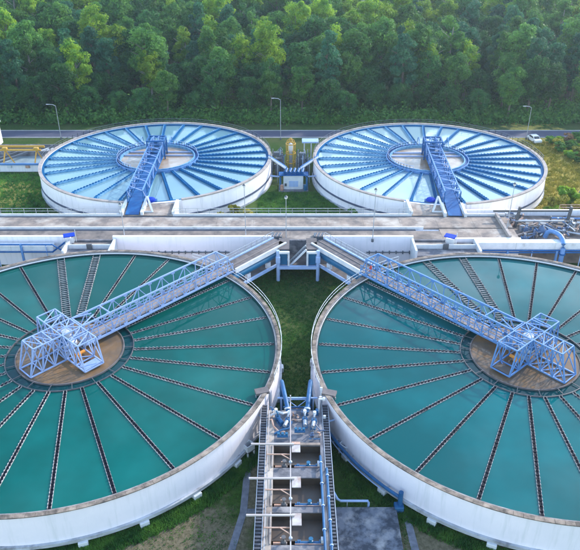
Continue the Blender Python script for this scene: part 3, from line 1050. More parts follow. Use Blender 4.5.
jt = thing('junction_frame', 'pale blue post and beam frame under the meeting of the two sloping walkways', 'frame', (1.2, 89.6, 0))
for x in (-3.0, 3.0):
    MB().tube([(x, -0.6, 0), (x, -0.6, 5.2)], 0.26, 12).build('column', 'frame_pale', jt)
    MB().bev(x - 0.34, x + 0.34, -0.94, -0.26, 3.2, 4.2, 0.08).build('column_collar', 'frame_pale', jt)
MB().box(-3.0, 3.0, -0.85, -0.35, 2.1, 2.55).build('lower_beam', 'frame_pale', jt)
MB().box(-2.9, 2.9, -0.3, 4.4, 1.9, 2.05).build('lower_deck', 'walk_dark', jt)
MB().box(-3.0, -1.35, -0.8, -0.4, 4.7, 5.0).build('upper_beam', 'white_paint', jt)
MB().box(1.35, 3.0, -0.8, -0.4, 4.7, 5.0).build('upper_beam', 'white_paint', jt)
for x in (-1.4, 1.4):
    MB().box(x - 0.14, x + 0.14, -0.75, -0.45, 2.6, 4.98).build('door_post', 'white_paint', jt)
for x in (-2.7, 1.55):
    MB().box(x, x + 1.1, -0.3, 0.0, 2.6, 4.5).build('panel', 'pipe_teal', jt)
for s, e in (((-2.9, 0.3, 4.75), (-1.3, 4.0, 4.95)), ((1.3, 0.3, 4.75), (2.9, 4.0, 4.95))):
    MB().box(s[0], e[0], s[1], e[1], s[2], e[2]).build('deck_slab', 'walk_dark', jt)
st = MB()
for k in range(9):
    st.box(-1.1 + 0.25 * k, -0.75 + 0.25 * k, 0.2, 1.3, 2.3 + 0.28 * k, 2.36 + 0.28 * k)
st.build('stair_tread', 'galv_dark', jt)
bar_part('stair_string', (-1.3, 0.15, 2.1), (1.25, 0.15, 4.95), 0.16, 'white_paint', jt, 0.28)
bar_part('stair_string', (-1.3, 1.35, 2.1), (1.25, 1.35, 4.95), 0.16, 'galv', jt, 0.28)
bar_part('hand_rail', (-1.3, 0.15, 3.0), (1.25, 0.15, 5.9), 0.07, 'galv', jt)

for x, lab in ((-2.1, 'slatted steel grating let into the walkway left of the stair'), (4.6, 'slatted steel grating let into the walkway right of the stair')):
    g = thing('floor_grating', lab, 'grating', (x, 95.2, 4.33), 0, 'gratings at the walkway junction')
    MB().box(-0.85, 0.85, -0.75, 0.75, 0.0, 0.35).build('frame', 'galv_dark', g)
    for i in range(6):
        o = MB().bar((-0.8 + 0.27 * i, -0.7, 0.40), (-0.45 + 0.27 * i, 0.7, 0.40), 0.17, 0.1)
        o.build('slat', 'walk_tan' if i % 2 else 'galv_dark', g)


# ------------------------------------------------------------------ lamp posts
def lamp(x, y, z, h, label, group, style='post'):
    t = thing('street_lamp', label, 'lamp post', (x, y, z), 0, group)
    MB().tube([(0, 0, 0), (0, 0, h)], [0.075, 0.045], 8).build('pole', 'galv', t, True)
    MB().tube([(0, 0, 0), (0, 0, 0.5)], 0.2, 8).build('base', 'galv_dark', t)
    if style == 'arm':
        MB().tube([(0, 0, h - 0.05), (-0.5, -0.1, h + 0.3), (-1.5, -0.2, h + 0.45)], 0.06, 6).build('arm', 'galv', t, True)
        hd = MB().bev(-2.1, -1.4, -0.32, -0.06, h + 0.38, h + 0.48, 0.04).build('lamp_head', 'galv', t)
        MB().box(-2.0, -1.5, -0.28, -0.10, h + 0.35, h + 0.378).build('lens', 'lamp_glass', hd)
    else:
        hd = MB().lathe([(0.10, h), (0.22, h + 0.12), (0.24, h + 0.35), (0.1, h + 0.5)], 10).build('lamp_head', 'lamp_glass', t, True)
        MB().lathe([(0.28, h + 0.36), (0.05, h + 0.6)], 10).build('cap', 'galv_dark', hd)
    return t


CG = 'tall thin lamp posts on the concrete channel'
lamp(-6.9, 94.7, 4.3, 8.6, 'lamp post on the channel just right of the back left tank', CG)
lamp(-25.9, 94.8, 4.3, 5.5, 'lamp post on the channel in front of the back left bridge', CG)
lamp(-0.6, 94.0, 2.1, 9.2, 'lamp post standing at the walkway junction', CG)
lamp(12.8, 93.6, 4.3, 8.4, 'lamp post on the channel in front of the back right tank', CG)
lamp(34.6, 97.2, 4.3, 7.8, 'lamp post beside the pipework right of the channel', CG)
RG = 'street lamps along the road'
lamp(-54.3, 155.3, 0, 8.0, 'road lamp behind the left edge of the back left tank', RG, 'arm')
lamp(-2.2, 155.0, 0, 9.5, 'road lamp behind the yellow tower between the back tanks', RG, 'arm')
lamp(56.0, 155.2, 0, 7.6, 'road lamp beside the white car', RG, 'arm')
lamp(56.6, 122.5, 0, 7.5, 'lamp post in the dry field at the right', None)

# ------------------------------------------------------------------ filter block at the front centre
DZ = 3.7
fbk = thing('filter_building', 'long concrete filter block with three dark basins between the front tanks', 'filter block', (0.5, 45, 0))


def fx(name, x0, x1, y0, y1, z0, z1, m):
    return MB().box(x0 - 0.5, x1 - 0.5, y0 - 45, y1 - 45, z0, z1).build(name, m, fbk)


YS = [(50.1, 47.9), (45.9, 43.2), (41.8, 39.1), (37.8, 35.0)]
fx('base_wall', -2.4, 3.4, 33.0, 55.4, 0.0, 1.6, 'old_concrete')
fx('side_wall', -2.4, -1.62, 33.0, 55.4, 1.6, DZ, 'deck_concrete')
fx('side_wall', 3.02, 3.4, 33.0, 55.4, 1.6, DZ, 'old_concrete')
fx('deck_slab', -1.62, 3.02, 50.15, 55.4, 1.6, DZ - 0.05, 'old_concrete')
for k, (ya, yb_) in enumerate(YS):
    fx('basin_floor', -1.62, 3.02, yb_ + 0.11, ya - 0.07, 1.6, 2.75, 'basin_floor')
    fx('basin_lining', -1.62, 3.02, ya - 0.06, ya - 0.002, 1.6, DZ - 0.12, 'basin_floor')
    yn = YS[k + 1][0] if k + 1 < len(YS) else 33.0
    fx('cross_wall', -1.62, 3.02, yn, yb_ - 0.75, 1.6, DZ - 0.03, 'old_concrete')
    fx('gallery_floor', -1.62, 3.02, yb_ - 0.75, yb_ - 0.035, 1.6, 2.8, 'basin_floor')
    fx('channel_wall', -1.62, 3.02, yb_ - 0.03, yb_ + 0.10, 1.6, 3.3, 'basin_floor')
    fx('kerb', -1.78, -1.64, yb_ - 0.7, ya, DZ + 0.002, DZ + 0.10, 'coping_far')
fx('kerb', -1.62, 3.02, 50.11, 50.4, DZ - 0.04, DZ + 0.12, 'deck_concrete')
# grated walkways on both sides
for x0, x1, lab in ((-3.05, -2.45, 'dark grated walkway along the left side of the filter block'), (3.45, 4.05, 'dark grated walkway along the right side of the filter block')):
    g = thing('grated_walkway', lab, 'walkway', ((x0 + x1) / 2, 45, 0), 0, 'grated walkways beside the filter block')
    w = (x1 - x0) / 2
    MB().box(-w - 0.06, -w, -11, 11.5, DZ - 0.2, DZ + 0.06).build('stringer', 'galv', g)
    MB().box(w, w + 0.06, -11, 11.5, DZ - 0.2, DZ + 0.06).build('stringer', 'galv', g)
    gt = MB().box(-w, w, -0.10, 0.10, DZ - 0.06, DZ).mesh('grating_bar', 'grate_bar')
    MB().box(-w, w, -10.9, 11.4, DZ - 0.3, DZ - 0.26).build('tray', 'dark_steel', g)
    for i in range(58):
        link('grating_bar', gt, g, (0, -10.8 + i * 0.385, 0))
    for i in range(6):
        for s in (-w, w):
            bar_part('leg', (s, -10 + i * 4.2, 0), (s, -10 + i * 4.2, DZ - 0.2), 0.12, 'galv_dark', g)
# landings on the tank rims
for x, y, rz, lab in ((-3.05, 57.4, 0.3, 'tan landing where the left grated walkway meets the tank rim'), (4.25, 57.1, -0.3, 'tan landing where the right grated walkway meets the tank rim')):
    g = thing('rim_landing', lab, 'landing', (x, y, 0), rz, 'landings on the tank rims')
    MB().box(-0.75, 0.75, -0.45, 0.45, 4.45, 4.76).build('deck_slab', 'walk_dark', g)
    for s in (-0.75, 0.75):
        bar_part('leg', (s, -0.3, 0), (s, -0.3, 4.45), 0.14, 'galv', g)

# steel gantry with white beams
gt = thing('steel_gantry', 'white and rusty steel gantry of beams standing over the dark basins', 'gantry', (0.05, 45, 0))
bar_part('runway_beam', (0, 9.0, 6.0), (0, -10.5, 6.0), 0.11, 'gantry_white', gt, 0.14)
for y in (47.75, 43.45, 39.35, 35.2):
    yy = y - 45
    bar_part('long_beam', (-3.75, yy, 6.2), (0.35, yy, 6.2), 0.16, 'gantry_white', gt, 0.14)
    bar_part('rusty_beam', (-2.25, yy - 0.95, 5.8), (0, yy - 0.95, 5.8), 0.09, 'rust', gt, 0.10)
    bar_part('brace', (-0.95, yy - 0.95, 5.85), (0, yy - 1.75, 5.95), 0.07, 'rust', gt)
    bar_part('post', (-2.05, yy - 0.95, DZ), (-2.05, yy - 0.95, 5.8), 0.09, 'gantry_white', gt)
    bar_part('post', (-2.05, yy, DZ), (-2.05, yy, 6.1), 0.09, 'gantry_white', gt)
    bar_part('post', (0.0, yy - 2.35, 2.6), (0.0, yy - 2.35, 5.9), 0.10, 'gantry_white', gt)
    MB().lathe([(0.1, 0), (0.15, 0.08), (0.15, 0.22), (0.08, 0.28)], 12, (0, yy - 2.35, 6.08)).build('pulley', 'galv', gt)
    pn = MB().box(0.12, 0.92, yy - 0.95, yy + 0.3, 6.02, 6.10).build('shade_panel', 'gantry_white', gt)
    if y > 45:
        MB().box(0.12, 0.92, yy + 0.02, yy + 0.34, 6.11, 6.16).build('rust_strip', 'rust', pn)
bar_part('post', (0, 9.0, DZ), (0, 9.0, 6.9), 0.12, 'gantry_white', gt)
bar_part('edge_beam', (-2.2, 9.0, 4.75), (-2.2, -10.5, 4.75), 0.08, 'gantry_white', gt)
for i in range(8):
    bar_part('post', (-2.2, 8.8 - i * 2.7, DZ), (-2.2, 8.8 - i * 2.7, 4.75), 0.06, 'gantry_white', gt)

# pipes and valves in the gallery behind each basin
for k, (ya, yb_) in enumerate(YS):
    where = ('furthest', 'second', 'third', 'nearest')[k]
    vp = thing('pipe_run', 'blue flanged pipe across the gallery behind the %s dark basin' % where, 'pipe', (1.6, yb_ - 0.38, 0), 0, 'blue pipes across the filter galleries')
    p = MB().tube([(-1.15, 0, 3.35), (1.3, 0, 3.35)], 0.24, 12)
    p.build('pipe', 'pipe_blue', vp, True)
    for x in (-0.9, -0.75, 0.1, 0.25, 0.95, 1.1):
        MB().tube([(x - 0.05, 0, 3.35), (x + 0.05, 0, 3.35)], 0.36, 12).build('flange', 'pipe_blue', vp)
    MB().lathe([(0.2, 3.5), (0.2, 3.75), (0.1, 3.8), (0.08, 4.0), (0.2, 4.02), (0.2, 4.06)], 10, (0.18, 0, 0)).build('valve', 'pipe_teal', vp)
    MB().box(1.05, 1.35, -0.2, 0.2, 3.4, 4.05).build('actuator', 'white_paint', vp)
    bar_part('thin_pipe', (-1.2, -0.3, 3.72), (1.3, -0.3, 3.72), 0.05, 'rust', vp)
    vw = thing('gate_valve', 'dark steel valve and bent pipes at the left end of the %s gallery' % where, 'valve', (-0.55, yb_ - 0.38, 0), 0, 'dark valves in the filter galleries')
    MB().tube([(-0.9, 0, 3.4), (0.3, 0, 3.4)], 0.14, 10).build('pipe', 'rust', vw, True)
    MB().lathe([(0.26, 2.8), (0.3, 3.4), (0.2, 3.7), (0.08, 3.8), (0.08, 4.2), (0.2, 4.22), (0.2, 4.26)], 12).build('valve_body', 'dark_steel', vw)
    bar_part('lever', (-0.3, 0.1, 4.0), (0.2, 0.15, 4.0), 0.08, 'rust', vw)

# pumps on the far deck of the filter block
def pump(x, y, rz, label, white):
    t = thing('pump', label, 'pump', (x, y, DZ - 0.05), rz, 'pumps on the filter deck')
    t.scale = (0.8, 0.85, 0.8)
    MB().bev(-0.35, 0.35, -0.8, 0.8, 0, 0.14, 0.04).build('base', 'pipe_blue', t)
    MB().tube([(0, -0.75, 0.45), (0, 0.1, 0.45)], 0.26, 12).build('motor', 'galv' if white else 'pipe_blue', t, True)
    MB().lathe([(0.34, -0.18), (0.38, 0), (0.34, 0.18)], 14, (0, 0.42, 0.45)).build('casing', 'pipe_blue', t, True)
    MB().tube([(0, 0.42, 0.6), (0, 0.42, 1.05), (0, 0.65, 1.25), (0, 1.1, 1.25)], 0.13, 10).build('outlet_pipe', 'galv' if white else 'pipe_teal', t, True)
    MB().tube([(0, 0.9, 1.1), (0, 0.9, 1.5)], 0.22, 10).build('flange', 'white_paint', t)


pump(-1.1, 53.6, 0.5, 'blue pump leaning left at the far left of the filter deck', False)
pump(-0.35, 53.2, -0.35, 'white-motored pump beside the tall white gantry post', True)
pump(1.55, 53.3, 0.0, 'white and blue pump in front of the right slanting blue pipe', True)
pump(2.45, 53.1, -0.15, 'right-hand white and blue pump next to the right grated walkway', True)
hose = thing('coiled_pipe', 'tangle of rusty and white bent pipework on the left of the filter deck', 'pipework', (-1.4, 53.0, DZ - 0.03))
MB().tube([(-0.8, 0.6, 0.3), (-0.5, 0.2, 0.7), (-0.3, -0.6, 0.5), (0.2, -1.0, 0.2), (0.9, -1.1, 0.15)], 0.09, 8).build('pipe', 'rust', hose, True)
MB().tube([(-0.6, 1.4, 0.2), (0.2, 1.2, 0.8), (0.7, 0.9, 0.9), (1.2, 1.3, 0.7)], 0.11, 8).build('pipe', 'white_paint', hose, True)
MB().tube([(-0.2, -1.3, 0.1), (0.6, -0.9, 0.3), (1.3, -0.6, 0.2), (1.6, 0.2, 0.4)], 0.10, 8).build('pipe', 'pipe_blue', hose, True)
for x, y, lab in ((-0.75, 51.2, 'low blue bench of pipe along the edge of the filter deck, left part'), (1.0, 51.9, 'low blue box pipe at the middle of the filter deck')):
    b = thing('pipe_manifold', lab, 'pipe', (x, y, DZ - 0.04), 0, 'low blue manifolds on the filter deck')
    MB().tube([(-0.55, 0, 0.28), (0.55, 0, 0.28)], 0.16, 10).build('pipe', 'pipe_blue', b, True)
    for s in (-0.4, 0.0, 0.4):
        MB().lathe([(0.1, 0.3), (0.1, 0.6), (0.16, 0.62), (0.16, 0.7)], 8, (s, 0, 0)).build('stub', 'pipe_teal', b)

dq = random.Random(4)
for cx_, cy_, lab in ((-1.6, 54.3, 'small rusty and white fittings at the far left corner of the filter deck'), (0.7, 54.2, 'small grey fittings behind the middle of the filter deck'),
                      (2.7, 51.6, 'small fittings at the near right corner of the filter deck')):
    g = thing('pipe_cluster', lab, 'pipework', (cx_, cy_, DZ - 0.05), 0, 'small fittings on the filter deck')
    for k in range(8):
        px_, py_ = dq.uniform(-.6, .6), dq.uniform(-.8, .8)
        m = dq.choice(('white_paint', 'galv_dark', 'rust', 'pipe_dull', 'pipe_blue', 'dark_steel'))
        z = dq.uniform(0.12, 0.5)
        if k % 2:
            MB().tube([(px_, py_, 0), (px_, py_, z + 0.3), (px_ + dq.uniform(-.3, .3), py_, z + 0.4)], dq.uniform(0.04, 0.08), 7).build('riser_pipe', m, g, True)
            MB().tube([(px_, py_, z), (px_, py_, z + 0.07)], 0.13, 9).build('flange', m, g)
        else:
            a = dq.uniform(0, 3.14)
            L = dq.uniform(0.3, 0.7)
            MB().tube([(px_ - L * math.cos(a), py_ - L * math.sin(a), z), (px_ + L * math.cos(a), py_ + L * math.sin(a), z)], dq.uniform(0.04, 0.09), 7).build('cross_pipe', m, g, True)
# slanting blue pipes and their rack
for p0, p1, lab in (((-0.2, 54.7), (-0.95, 59.6), 'left of the two thick blue pipes rising behind the pumps'), ((1.8, 54.7), (2.3, 59.6), 'right of the two thick blue pipes rising behind the pumps')):
    b = thing('blue_pipe', lab, 'pipe', (p0[0], p0[1], 0), 0, 'thick blue pipes behind the pumps')
    dx, dy = p1[0] - p0[0], p1[1] - p0[1]
    MB().tube([(0, 0, 3.6), (0, 0.05, 4.0), (dx * 0.1, dy * 0.1, 4.25), (dx * 0.93, dy * 0.93, 4.35), (dx, dy, 4.2), (dx * 1.02, dy * 1.02, 3.8)], 0.24, 12).build('pipe', 'pipe_blue', b, True)
    MB().tube([(dx * 1.02, dy * 1.02, 3.85), (dx * 1.02, dy * 1.02, 0.0)], 0.22, 12).build('down_pipe', 'pipe_blue', b, True)
    MB().tube([(dx * 0.06, dy * 0.06, 4.12), (dx * 0.09, dy * 0.09, 4.2)], 0.34, 12).build('flange', 'white_paint', b)
rk = thing('pipe_rack', 'light blue steel rack carrying the two thick blue pipes', 'rack', (0.78, 57.0, 0))
bar_part('cross_beam', (-2.15, 0, 4.0), (2.2, 0, 4.0), 0.16, 'frame_pale', rk)
bar_part('cross_beam', (-1.5, -0.9, 3.5), (1.5, -0.9, 3.5), 0.12, 'pipe_blue', rk)
for x in (-1.75, 1.75):
    bar_part('post', (x, 0, 0), (x, 0, 4.0), 0.14, 'frame_pale', rk)
for a, b in (((-1.2, 0.0, 3.9), (0, -0.9, 3.5)), ((1.2, 0.0, 3.9), (0, -0.9, 3.5)), ((-1.2, 0.9, 3.0), (1.2, 0.9, 3.0))):
    bar_part('brace', a, b, 0.07, 'frame_pale', rk)
pl = thing('tool_platform', 'dark grated platform between the two thick blue pipes', 'platform', (0.8, 56.0, 0))
MB().box(-1.0, 1.0, -0.45, 0.6, 2.9, 3.0).build('deck', 'walk_dark', pl)
for x in (-0.75, 0.75):
    for z in (3.0,):
        MB().bev(x - 0.12, x + 0.12, -0.2, 0.2, z, z + 0.45, 0.03).build('blue_box', 'pipe_blue', pl)
MB().box(-1.0, 1.0, -0.5, -0.4, 3.0, 3.6).build('kick_plate', 'pipe_blue', pl)
ins = thing('instrument_post', 'white pipe frame with instrument boxes right of the pumps', 'instrument stand', (3.05, 55.0, 0))
bar_part('post', (0, 0, 0), (0, 0, 5.6), 0.12, 'white_paint', ins)
bar_part('post', (0.3, 1.9, 0), (0.3, 1.9, 5.4), 0.1, 'white_paint', ins)
bar_part('arm', (0, 0, 5.55), (0.65, 0.0, 5.55), 0.14, 'white_paint', ins)
for dx, dy, z in ((0.5, 0.1, 5.3), (0.3, 1.9, 5.2), (0.2, 1.0, 4.7), (0.55, -1.2, 4.0)):
    MB().bev(dx - 0.14, dx + 0.14, dy - 0.1, dy + 0.1, z, z + 0.36, 0.03).build('instrument_box', 'white_paint', ins)
MB().bev(-0.35, -0.05, -0.4, 0.0, 3.6, 4.3, 0.04).build('blue_cabinet', 'pipe_blue', ins)

# blue pipes down the right side of the filter block and the bent rail of the pad
for x, y1, lab in ((2.95, 48.4, 'inner of the two long blue pipes along the right of the filter block'), (3.5, 46.8, 'outer of the two long blue pipes along the right of the filter block')):
    b = thing('blue_pipe', lab, 'pipe', (x, 40, 0), 0, 'long blue pipes beside the basins')
    yl = y1 - 40
    MB().tube([(0, yl + 0.05, 3.3), (0, yl, 3.95), (0, yl - 0.3, 4.15), (0, -6, 4.15)], 0.12, 10).build('pipe', 'pipe_blue', b, True)
    for k in range(4):
        MB().tube([(0, yl - 1.0 - 2.6 * k, 4.15), (0, yl - 1.12 - 2.6 * k, 4.15)], 0.17, 10).build('flange', 'frame_pale', b)
        bar_part('bracket', (0, yl - 1.4 - 2.6 * k, DZ), (0, yl - 1.4 - 2.6 * k, 4.05), 0.1, 'galv', b)
b = thing('blue_pipe', 'bent pale blue pipe along the far edge of the concrete pad', 'pipe', (4.0, 45.3, 0))
MB().tube([(-0.25, 1.3, 1.6), (0.1, 1.05, 1.6), (0.55, 0.25, 1.2), (0.85, 0.1, 1.1), (3.5, 0.1, 1.1), (3.55, 0.1, 0.9), (3.55, 0.1, 0.0)], 0.12, 10).build('pipe', 'frame_pale', b, True)
bar_part('bracket', (1.5, 0.1, 0.0), (1.5, 0.1, 1.0), 0.09, 'galv', b)


# valve boxes against the tank walls, and the drain pipe along the front right tank
def valve_box(x, y, rz, label, z=1.6):
    t = thing('valve_box', label, 'valve box', (x, y, 0), rz, 'small white valve boxes at the front tanks')
    for nm, a in (('wall', (-0.5, 0.5, -0.42, -0.30)), ('wall', (-0.5, 0.5, 0.30, 0.42)), ('wall', (-0.5, -0.38, -0.29, 0.29)), ('wall', (0.38, 0.5, -0.29, 0.29))):
        MB().box(*a, z - 0.5, z + 0.25).build(nm, 'white_paint', t)
    MB().box(-0.5, 0.5, -0.42, 0.42, z - 0.62, z - 0.5).build('floor', 'dark_steel', t)
    for sx in (-0.42, 0.42):
        for sy in (-0.34, 0.34):
            bar_part('leg', (sx, sy, 0), (sx, sy, z - 0.62), 0.14, 'white_paint', t)
    MB().tube([(0, -0.1, z - 0.5), (0, -0.1, z + 0.1)], 0.1, 8).build('spindle', 'galv_dark', t)


valve_box(-4.35, 52.6, 0.75, 'small open white box on legs below the front left tank', 1.3)
valve_box(5.75, 52.6, -0.75, 'small open white box on legs below the front right tank', 1.3)
dp = thing('drain_pipe', 'blue drain pipe hugging the foot of the front right tank wall', 'pipe', (27.6, 64.3, 0))
MB().tube([(25.45 * math.cos(R(a)), 25.45 * math.sin(R(a)), 1.55) for a in range(198, 229, 2)], 0.17, 10).build('pipe', 'pipe_blue', dp, True)
MB().tube([(25.62 * math.cos(R(a)), 25.62 * math.sin(R(a)), 1.2) for a in range(199, 224, 2)], 0.07, 8).build('cable_pipe', 'frame_pale', dp, True)
for a in (200, 206, 212, 218, 224):
    c, s = math.cos(R(a)), math.sin(R(a))
    bar_part('bracket', (24.9 * c, 24.9 * s, 1.4), (25.65 * c, 25.65 * s, 1.4), 0.12, 'galv', dp)
c, s = math.cos(R(228)), math.sin(R(228))
ep = MB().tube([(25.45 * c, 25.45 * s, 2.3), (25.45 * c, 25.45 * s, 0.25), (26.1 * c + 0.5, 26.1 * s, 0.15)], 0.24, 10)
ep.build('down_pipe', 'pipe_blue', dp, True)
MB().bev(25.6 * c - 0.45, 25.6 * c + 0.45, 25.6 * s - 0.4, 25.6 * s + 0.4, 0.0, 0.7, 0.05).build('sump', 'pipe_blue', dp)
for x, y, xe, ye, z, lab in ((-3.1, 55.4, -4.6, 54.9, 3.0, 'short blue pipe from the left grated walkway into the tank wall'), (4.1, 54.4, 6.2, 55.3, 3.0, 'short blue pipe from the right grated walkway into the tank wall')):
    b = thing('blue_pipe', lab, 'pipe', (x, y, 0), 0, 'short blue pipes into the tank walls')
    MB().tube([(0, 0, z), (xe - x, ye - y, z)], 0.1, 8).build('pipe', 'frame_pale', b, True)
    MB().tube([((xe - x) * 0.8, (ye - y) * 0.8, z), ((xe - x) * 0.84, (ye - y) * 0.84, z)], 0.2, 8).build('flange', 'pipe_blue', b)

# ------------------------------------------------------------------ white ducts beside the channel
for x0, x1, y, lab, posts in ((-95.0, -36.6, 93.0, 'pale duct with blue rails on blue posts, left of the front left tank', True),
                             (28.8, 95.0, 92.9, 'long white duct with a blue rail behind the front right tank', False)):
    d = thing('pipe_duct', lab, 'duct', (x0, y, 0), 0, 'white ducts beside the front tanks')
    L = x1 - x0
    zt = 4.1 if posts else 4.7
    n = max(2, int(L / 6))
    for k in range(n):
        MB().box(k * L / n + 0.015, (k + 1) * L / n - 0.015, -0.45, 0.75, zt - (0.85 if posts else 1.2), zt).build('duct_panel', 'white_paint', d)
    for z in ((zt + 0.3, zt - 0.95) if posts else (zt - 1.25, zt - 1.6)):
        MB().tube([(0, -0.62, z), (L, -0.62, z)], 0.13, 8).build('blue_rail', 'deep_blue', d)
    for k in range(int(L / 3.8)):
        xx = L - 1.0 - k * 3.8 if posts else 1.0 + k * 3.8
        bar_part('post', (xx, -0.6, 0), (xx, -0.6, zt + 0.4 if posts else zt - 1.3), 0.3 if k % 2 else 0.12, 'truss_blue' if k % 2 else 'frame_pale', d)
    if posts:
        hb = MB().bar((L, -0.6, zt + 0.35), (L + 1.6, -0.9, zt - 0.6), 0.16)
        hb.bar((L - 0.1, -0.6, zt - 0.95), (L + 2.4, 0.6, zt + 0.7), 0.2)
        hb.build('end_brace', 'deep_blue', d)

# ------------------------------------------------------------------ plant between the back tanks
cab = thing('equipment_cabinet', 'white equipment housing with blue flanged pipework on top, between the back tanks', 'equipment', (0.7, 125.0, 0))
MB().bev(-2.0, 1.9, -0.8, 1.0, 0.25, 3.1, 0.08).build('housing', 'white_paint', cab)
MB().box(-2.9, 2.9, -1.6, 2.0, 0.0, 0.22).build('plinth', 'old_concrete', cab)
MB().box(-1.75, -1.35, -0.86, -0.8, 0.9, 1.5).build('meter', 'dark_steel', cab)
MB().box(-0.9, 0.9, -0.85, -0.8, 0.8, 2.0).build('panel', 'frame_pale', cab)
for x in (-1.6, -0.8, 0.0, 0.8, 1.6):
    MB().tube([(x, -0.4, 3.55), (x + 0.3, 0.9, 3.9)], 0.3, 10).build('pipe', 'pipe_blue', cab, True)
    MB().tube([(x, -0.5, 3.52), (x + 0.02, -0.42, 3.55)], 0.44, 10).build('flange', 'deep_blue', cab)
MB().box(-2.9, 2.9, -1.0, 1.1, 3.12, 3.22).build('top_plate', 'deep_blue', cab)
for s in (-1, 1):
    MB().tube([(s * 2.6, -0.9, 0.2), (s * 2.6, -0.9, 2.6), (s * 2.4, -0.7, 3.1), (s * 1.9, -0.4, 3.4)], 0.2, 10).build('riser_pipe', 'pipe_blue', cab, True)
    MB().lathe([(0.3, 0.22), (0.34, 0.6), (0.3, 1.3), (0.12, 1.4)], 12, (s * 2.3, -1.2, 0)).build('valve', 'rust' if s < 0 else 'pipe_teal', cab)
for s, lab in ((-1, 'inclined pale pipe bridge from the housing up to the back left tank rim'), (1, 'inclined pale pipe bridge from the housing up to the back right tank rim')):
    p = thing('pipe_bridge', lab, 'pipe', (0.7, 127.0, 0), 0, 'inclined pipes to the back tanks')
    for dy in (-0.35, 0.35):
        MB().tube([(s * 1.4, dy, 3.6), (s * 5.0, dy + 3.2, 4.9)], 0.2, 8).build('pipe', 'white_paint' if dy < 0 else 'truss_blue', p, True)
    MB().tube([(s * 2.8, -1.5, 2.4), (s * 4.6, -1.1, 2.4)], 0.16, 8).build('lower_pipe', 'truss_pale', p, True)
    bar_part('prop', (s * 3.2, 1.2, 0), (s * 3.2, 1.2, 4.0), 0.14, 'galv', p)
tw = thing('lattice_tower', 'yellow domed lattice cage tower behind the white housing', 'tower', (0.15, 134.5, 0))
for k in range(5):
    a = R(72 * k + 18)
    c, s = 0.95 * math.cos(a), 0.95 * math.sin(a)
    bar_part('post', (c, s, 0), (c, s, 6.0), 0.2, 'yellow_paint', tw)
    MB().tube([(c, s, 6.0), (c * 0.75, s * 0.75, 6.7), (0, 0, 7.3)], 0.09, 6).build('dome_rib', 'yellow_paint', tw)
for z in (2.0, 4.0, 6.0):
    MB().ring(0.88, 1.06, z, z + 0.16, n=18).build('hoop', 'yellow_paint', tw)
MB().lathe([(0.3, 4.4), (0.55, 4.7), (0.6, 5.4), (0.4, 6.0), (0.15, 6.2)], 14).build('vessel', 'white_paint', tw, True)
MB().tube([(0, 0, 0), (0, 0, 5.8)], 0.35, 10).build('inner_pipe', 'galv', tw, True)
for x, y, lab in ((-2.6, 135.0, 'dark steel rack of pipes left of the yellow tower'), (2.7, 134.6, 'dark steel rack of pipes right of the yellow tower')):
    g = thing('pipe_rack', lab, 'rack', (x, y, 0), 0, 'racks beside the yellow tower')
    for sx in (-1.0, 1.0):
        for sy in (-1.6, 1.6):
            bar_part('post', (sx, sy, 0), (sx, sy, 4.2), 0.15, 'galv', g)
    rq = random.Random(int(x * 10))
    for k in range(22):
        px_, py_ = rq.uniform(-1.6, 1.6), rq.uniform(-2.9, 1.9)
        hh = rq.uniform(1.6, 4.4)
        MB().tube([(px_, py_, 0), (px_, py_, hh), (px_ + rq.uniform(-.5, .5), py_ + 0.3, hh + 0.25)], rq.uniform(0.07, 0.17), 8).build('pipe', rq.choice(('galv_dark', 'galv', 'dark_steel', 'pipe_dull', 'frame_pale', 'pipe_dull')), g, True)
    for z in (1.0, 2.4, 3.7):
        bar_part('shelf_beam', (-1.1, -1.65, z), (1.1, -1.65, z), 0.12, 'galv_dark', g)
        bar_part('shelf_beam', (-1.05, -1.6, z + 0.14), (-1.05, 1.6, z + 0.14), 0.1, 'galv_dark', g)
        MB().bev(rq.uniform(-0.9, 0), rq.uniform(0.2, 0.9), -1.5, -0.7, z + 0.07, z + 0.8, 0.05).build('motor_box', rq.choice(('galv_dark', 'pipe_blue', 'galv')), g)
    MB().lathe([(0.5, 0.1), (0.55, 0.5), (0.55, 1.9), (0.3, 2.3)], 12, (0, -2.6, 0)).build('drum', 'galv_dark', g, True)
cn = thing('canopy', 'small flat pale canopy on two posts behind the pipe racks', 'canopy', (4.4, 142.0, 0))
MB().bev(-1.8, 1.8, -1.2, 1.2, 4.0, 4.3, 0.06).build('roof', 'frame_pale', cn)
for sx in (-1.3, 0.2):
    bar_part('post', (sx, -0.8, 0), (sx, -0.8, 4.0), 0.25, 'white_paint', cn)

# ------------------------------------------------------------------ left yard
yg = thing('yellow_gantry', 'yellow steel gantry with splayed legs over the grey pit at the left', 'gantry', (-61, 136.5, 0))
bar_part('top_beam', (-14, 0, 4.0), (8.6, 0, 4.0), 0.3, 'yellow_paint', yg, 0.34)
bar_part('top_beam', (-14, 2.2, 4.0), (8.6, 2.2, 4.0), 0.3, 'yellow_paint', yg, 0.4)
for x in (-10, -2.8, 1.0, 7.6):
    MB().bev(x - 0.5, x + 0.5, -0.4, 0.4, 3.95, 4.55, 0.1).build('trolley', 'yellow_paint', yg)
    bar_part('leg', (x, 0, 4.0), (x - 0.7, -1.4, 0), 0.2, 'yellow_paint', yg)
    bar_part('leg', (x, 0, 4.0), (x + 1.2, 1.4, 0), 0.2, 'yellow_paint', yg)
pt = thing('settling_pit', 'low rectangular pit with pale walls at the left edge', 'pit', (-64, 137.2, 0))
MB().box(-20, 12.2, -2.9, -2.6, 0, 1.6).build('front_wall', 'white_wall_far', pt)
MB().box(-20, 12.2, 5.2, 5.6, 0, 1.6).build('back_wall', 'old_concrete', pt)
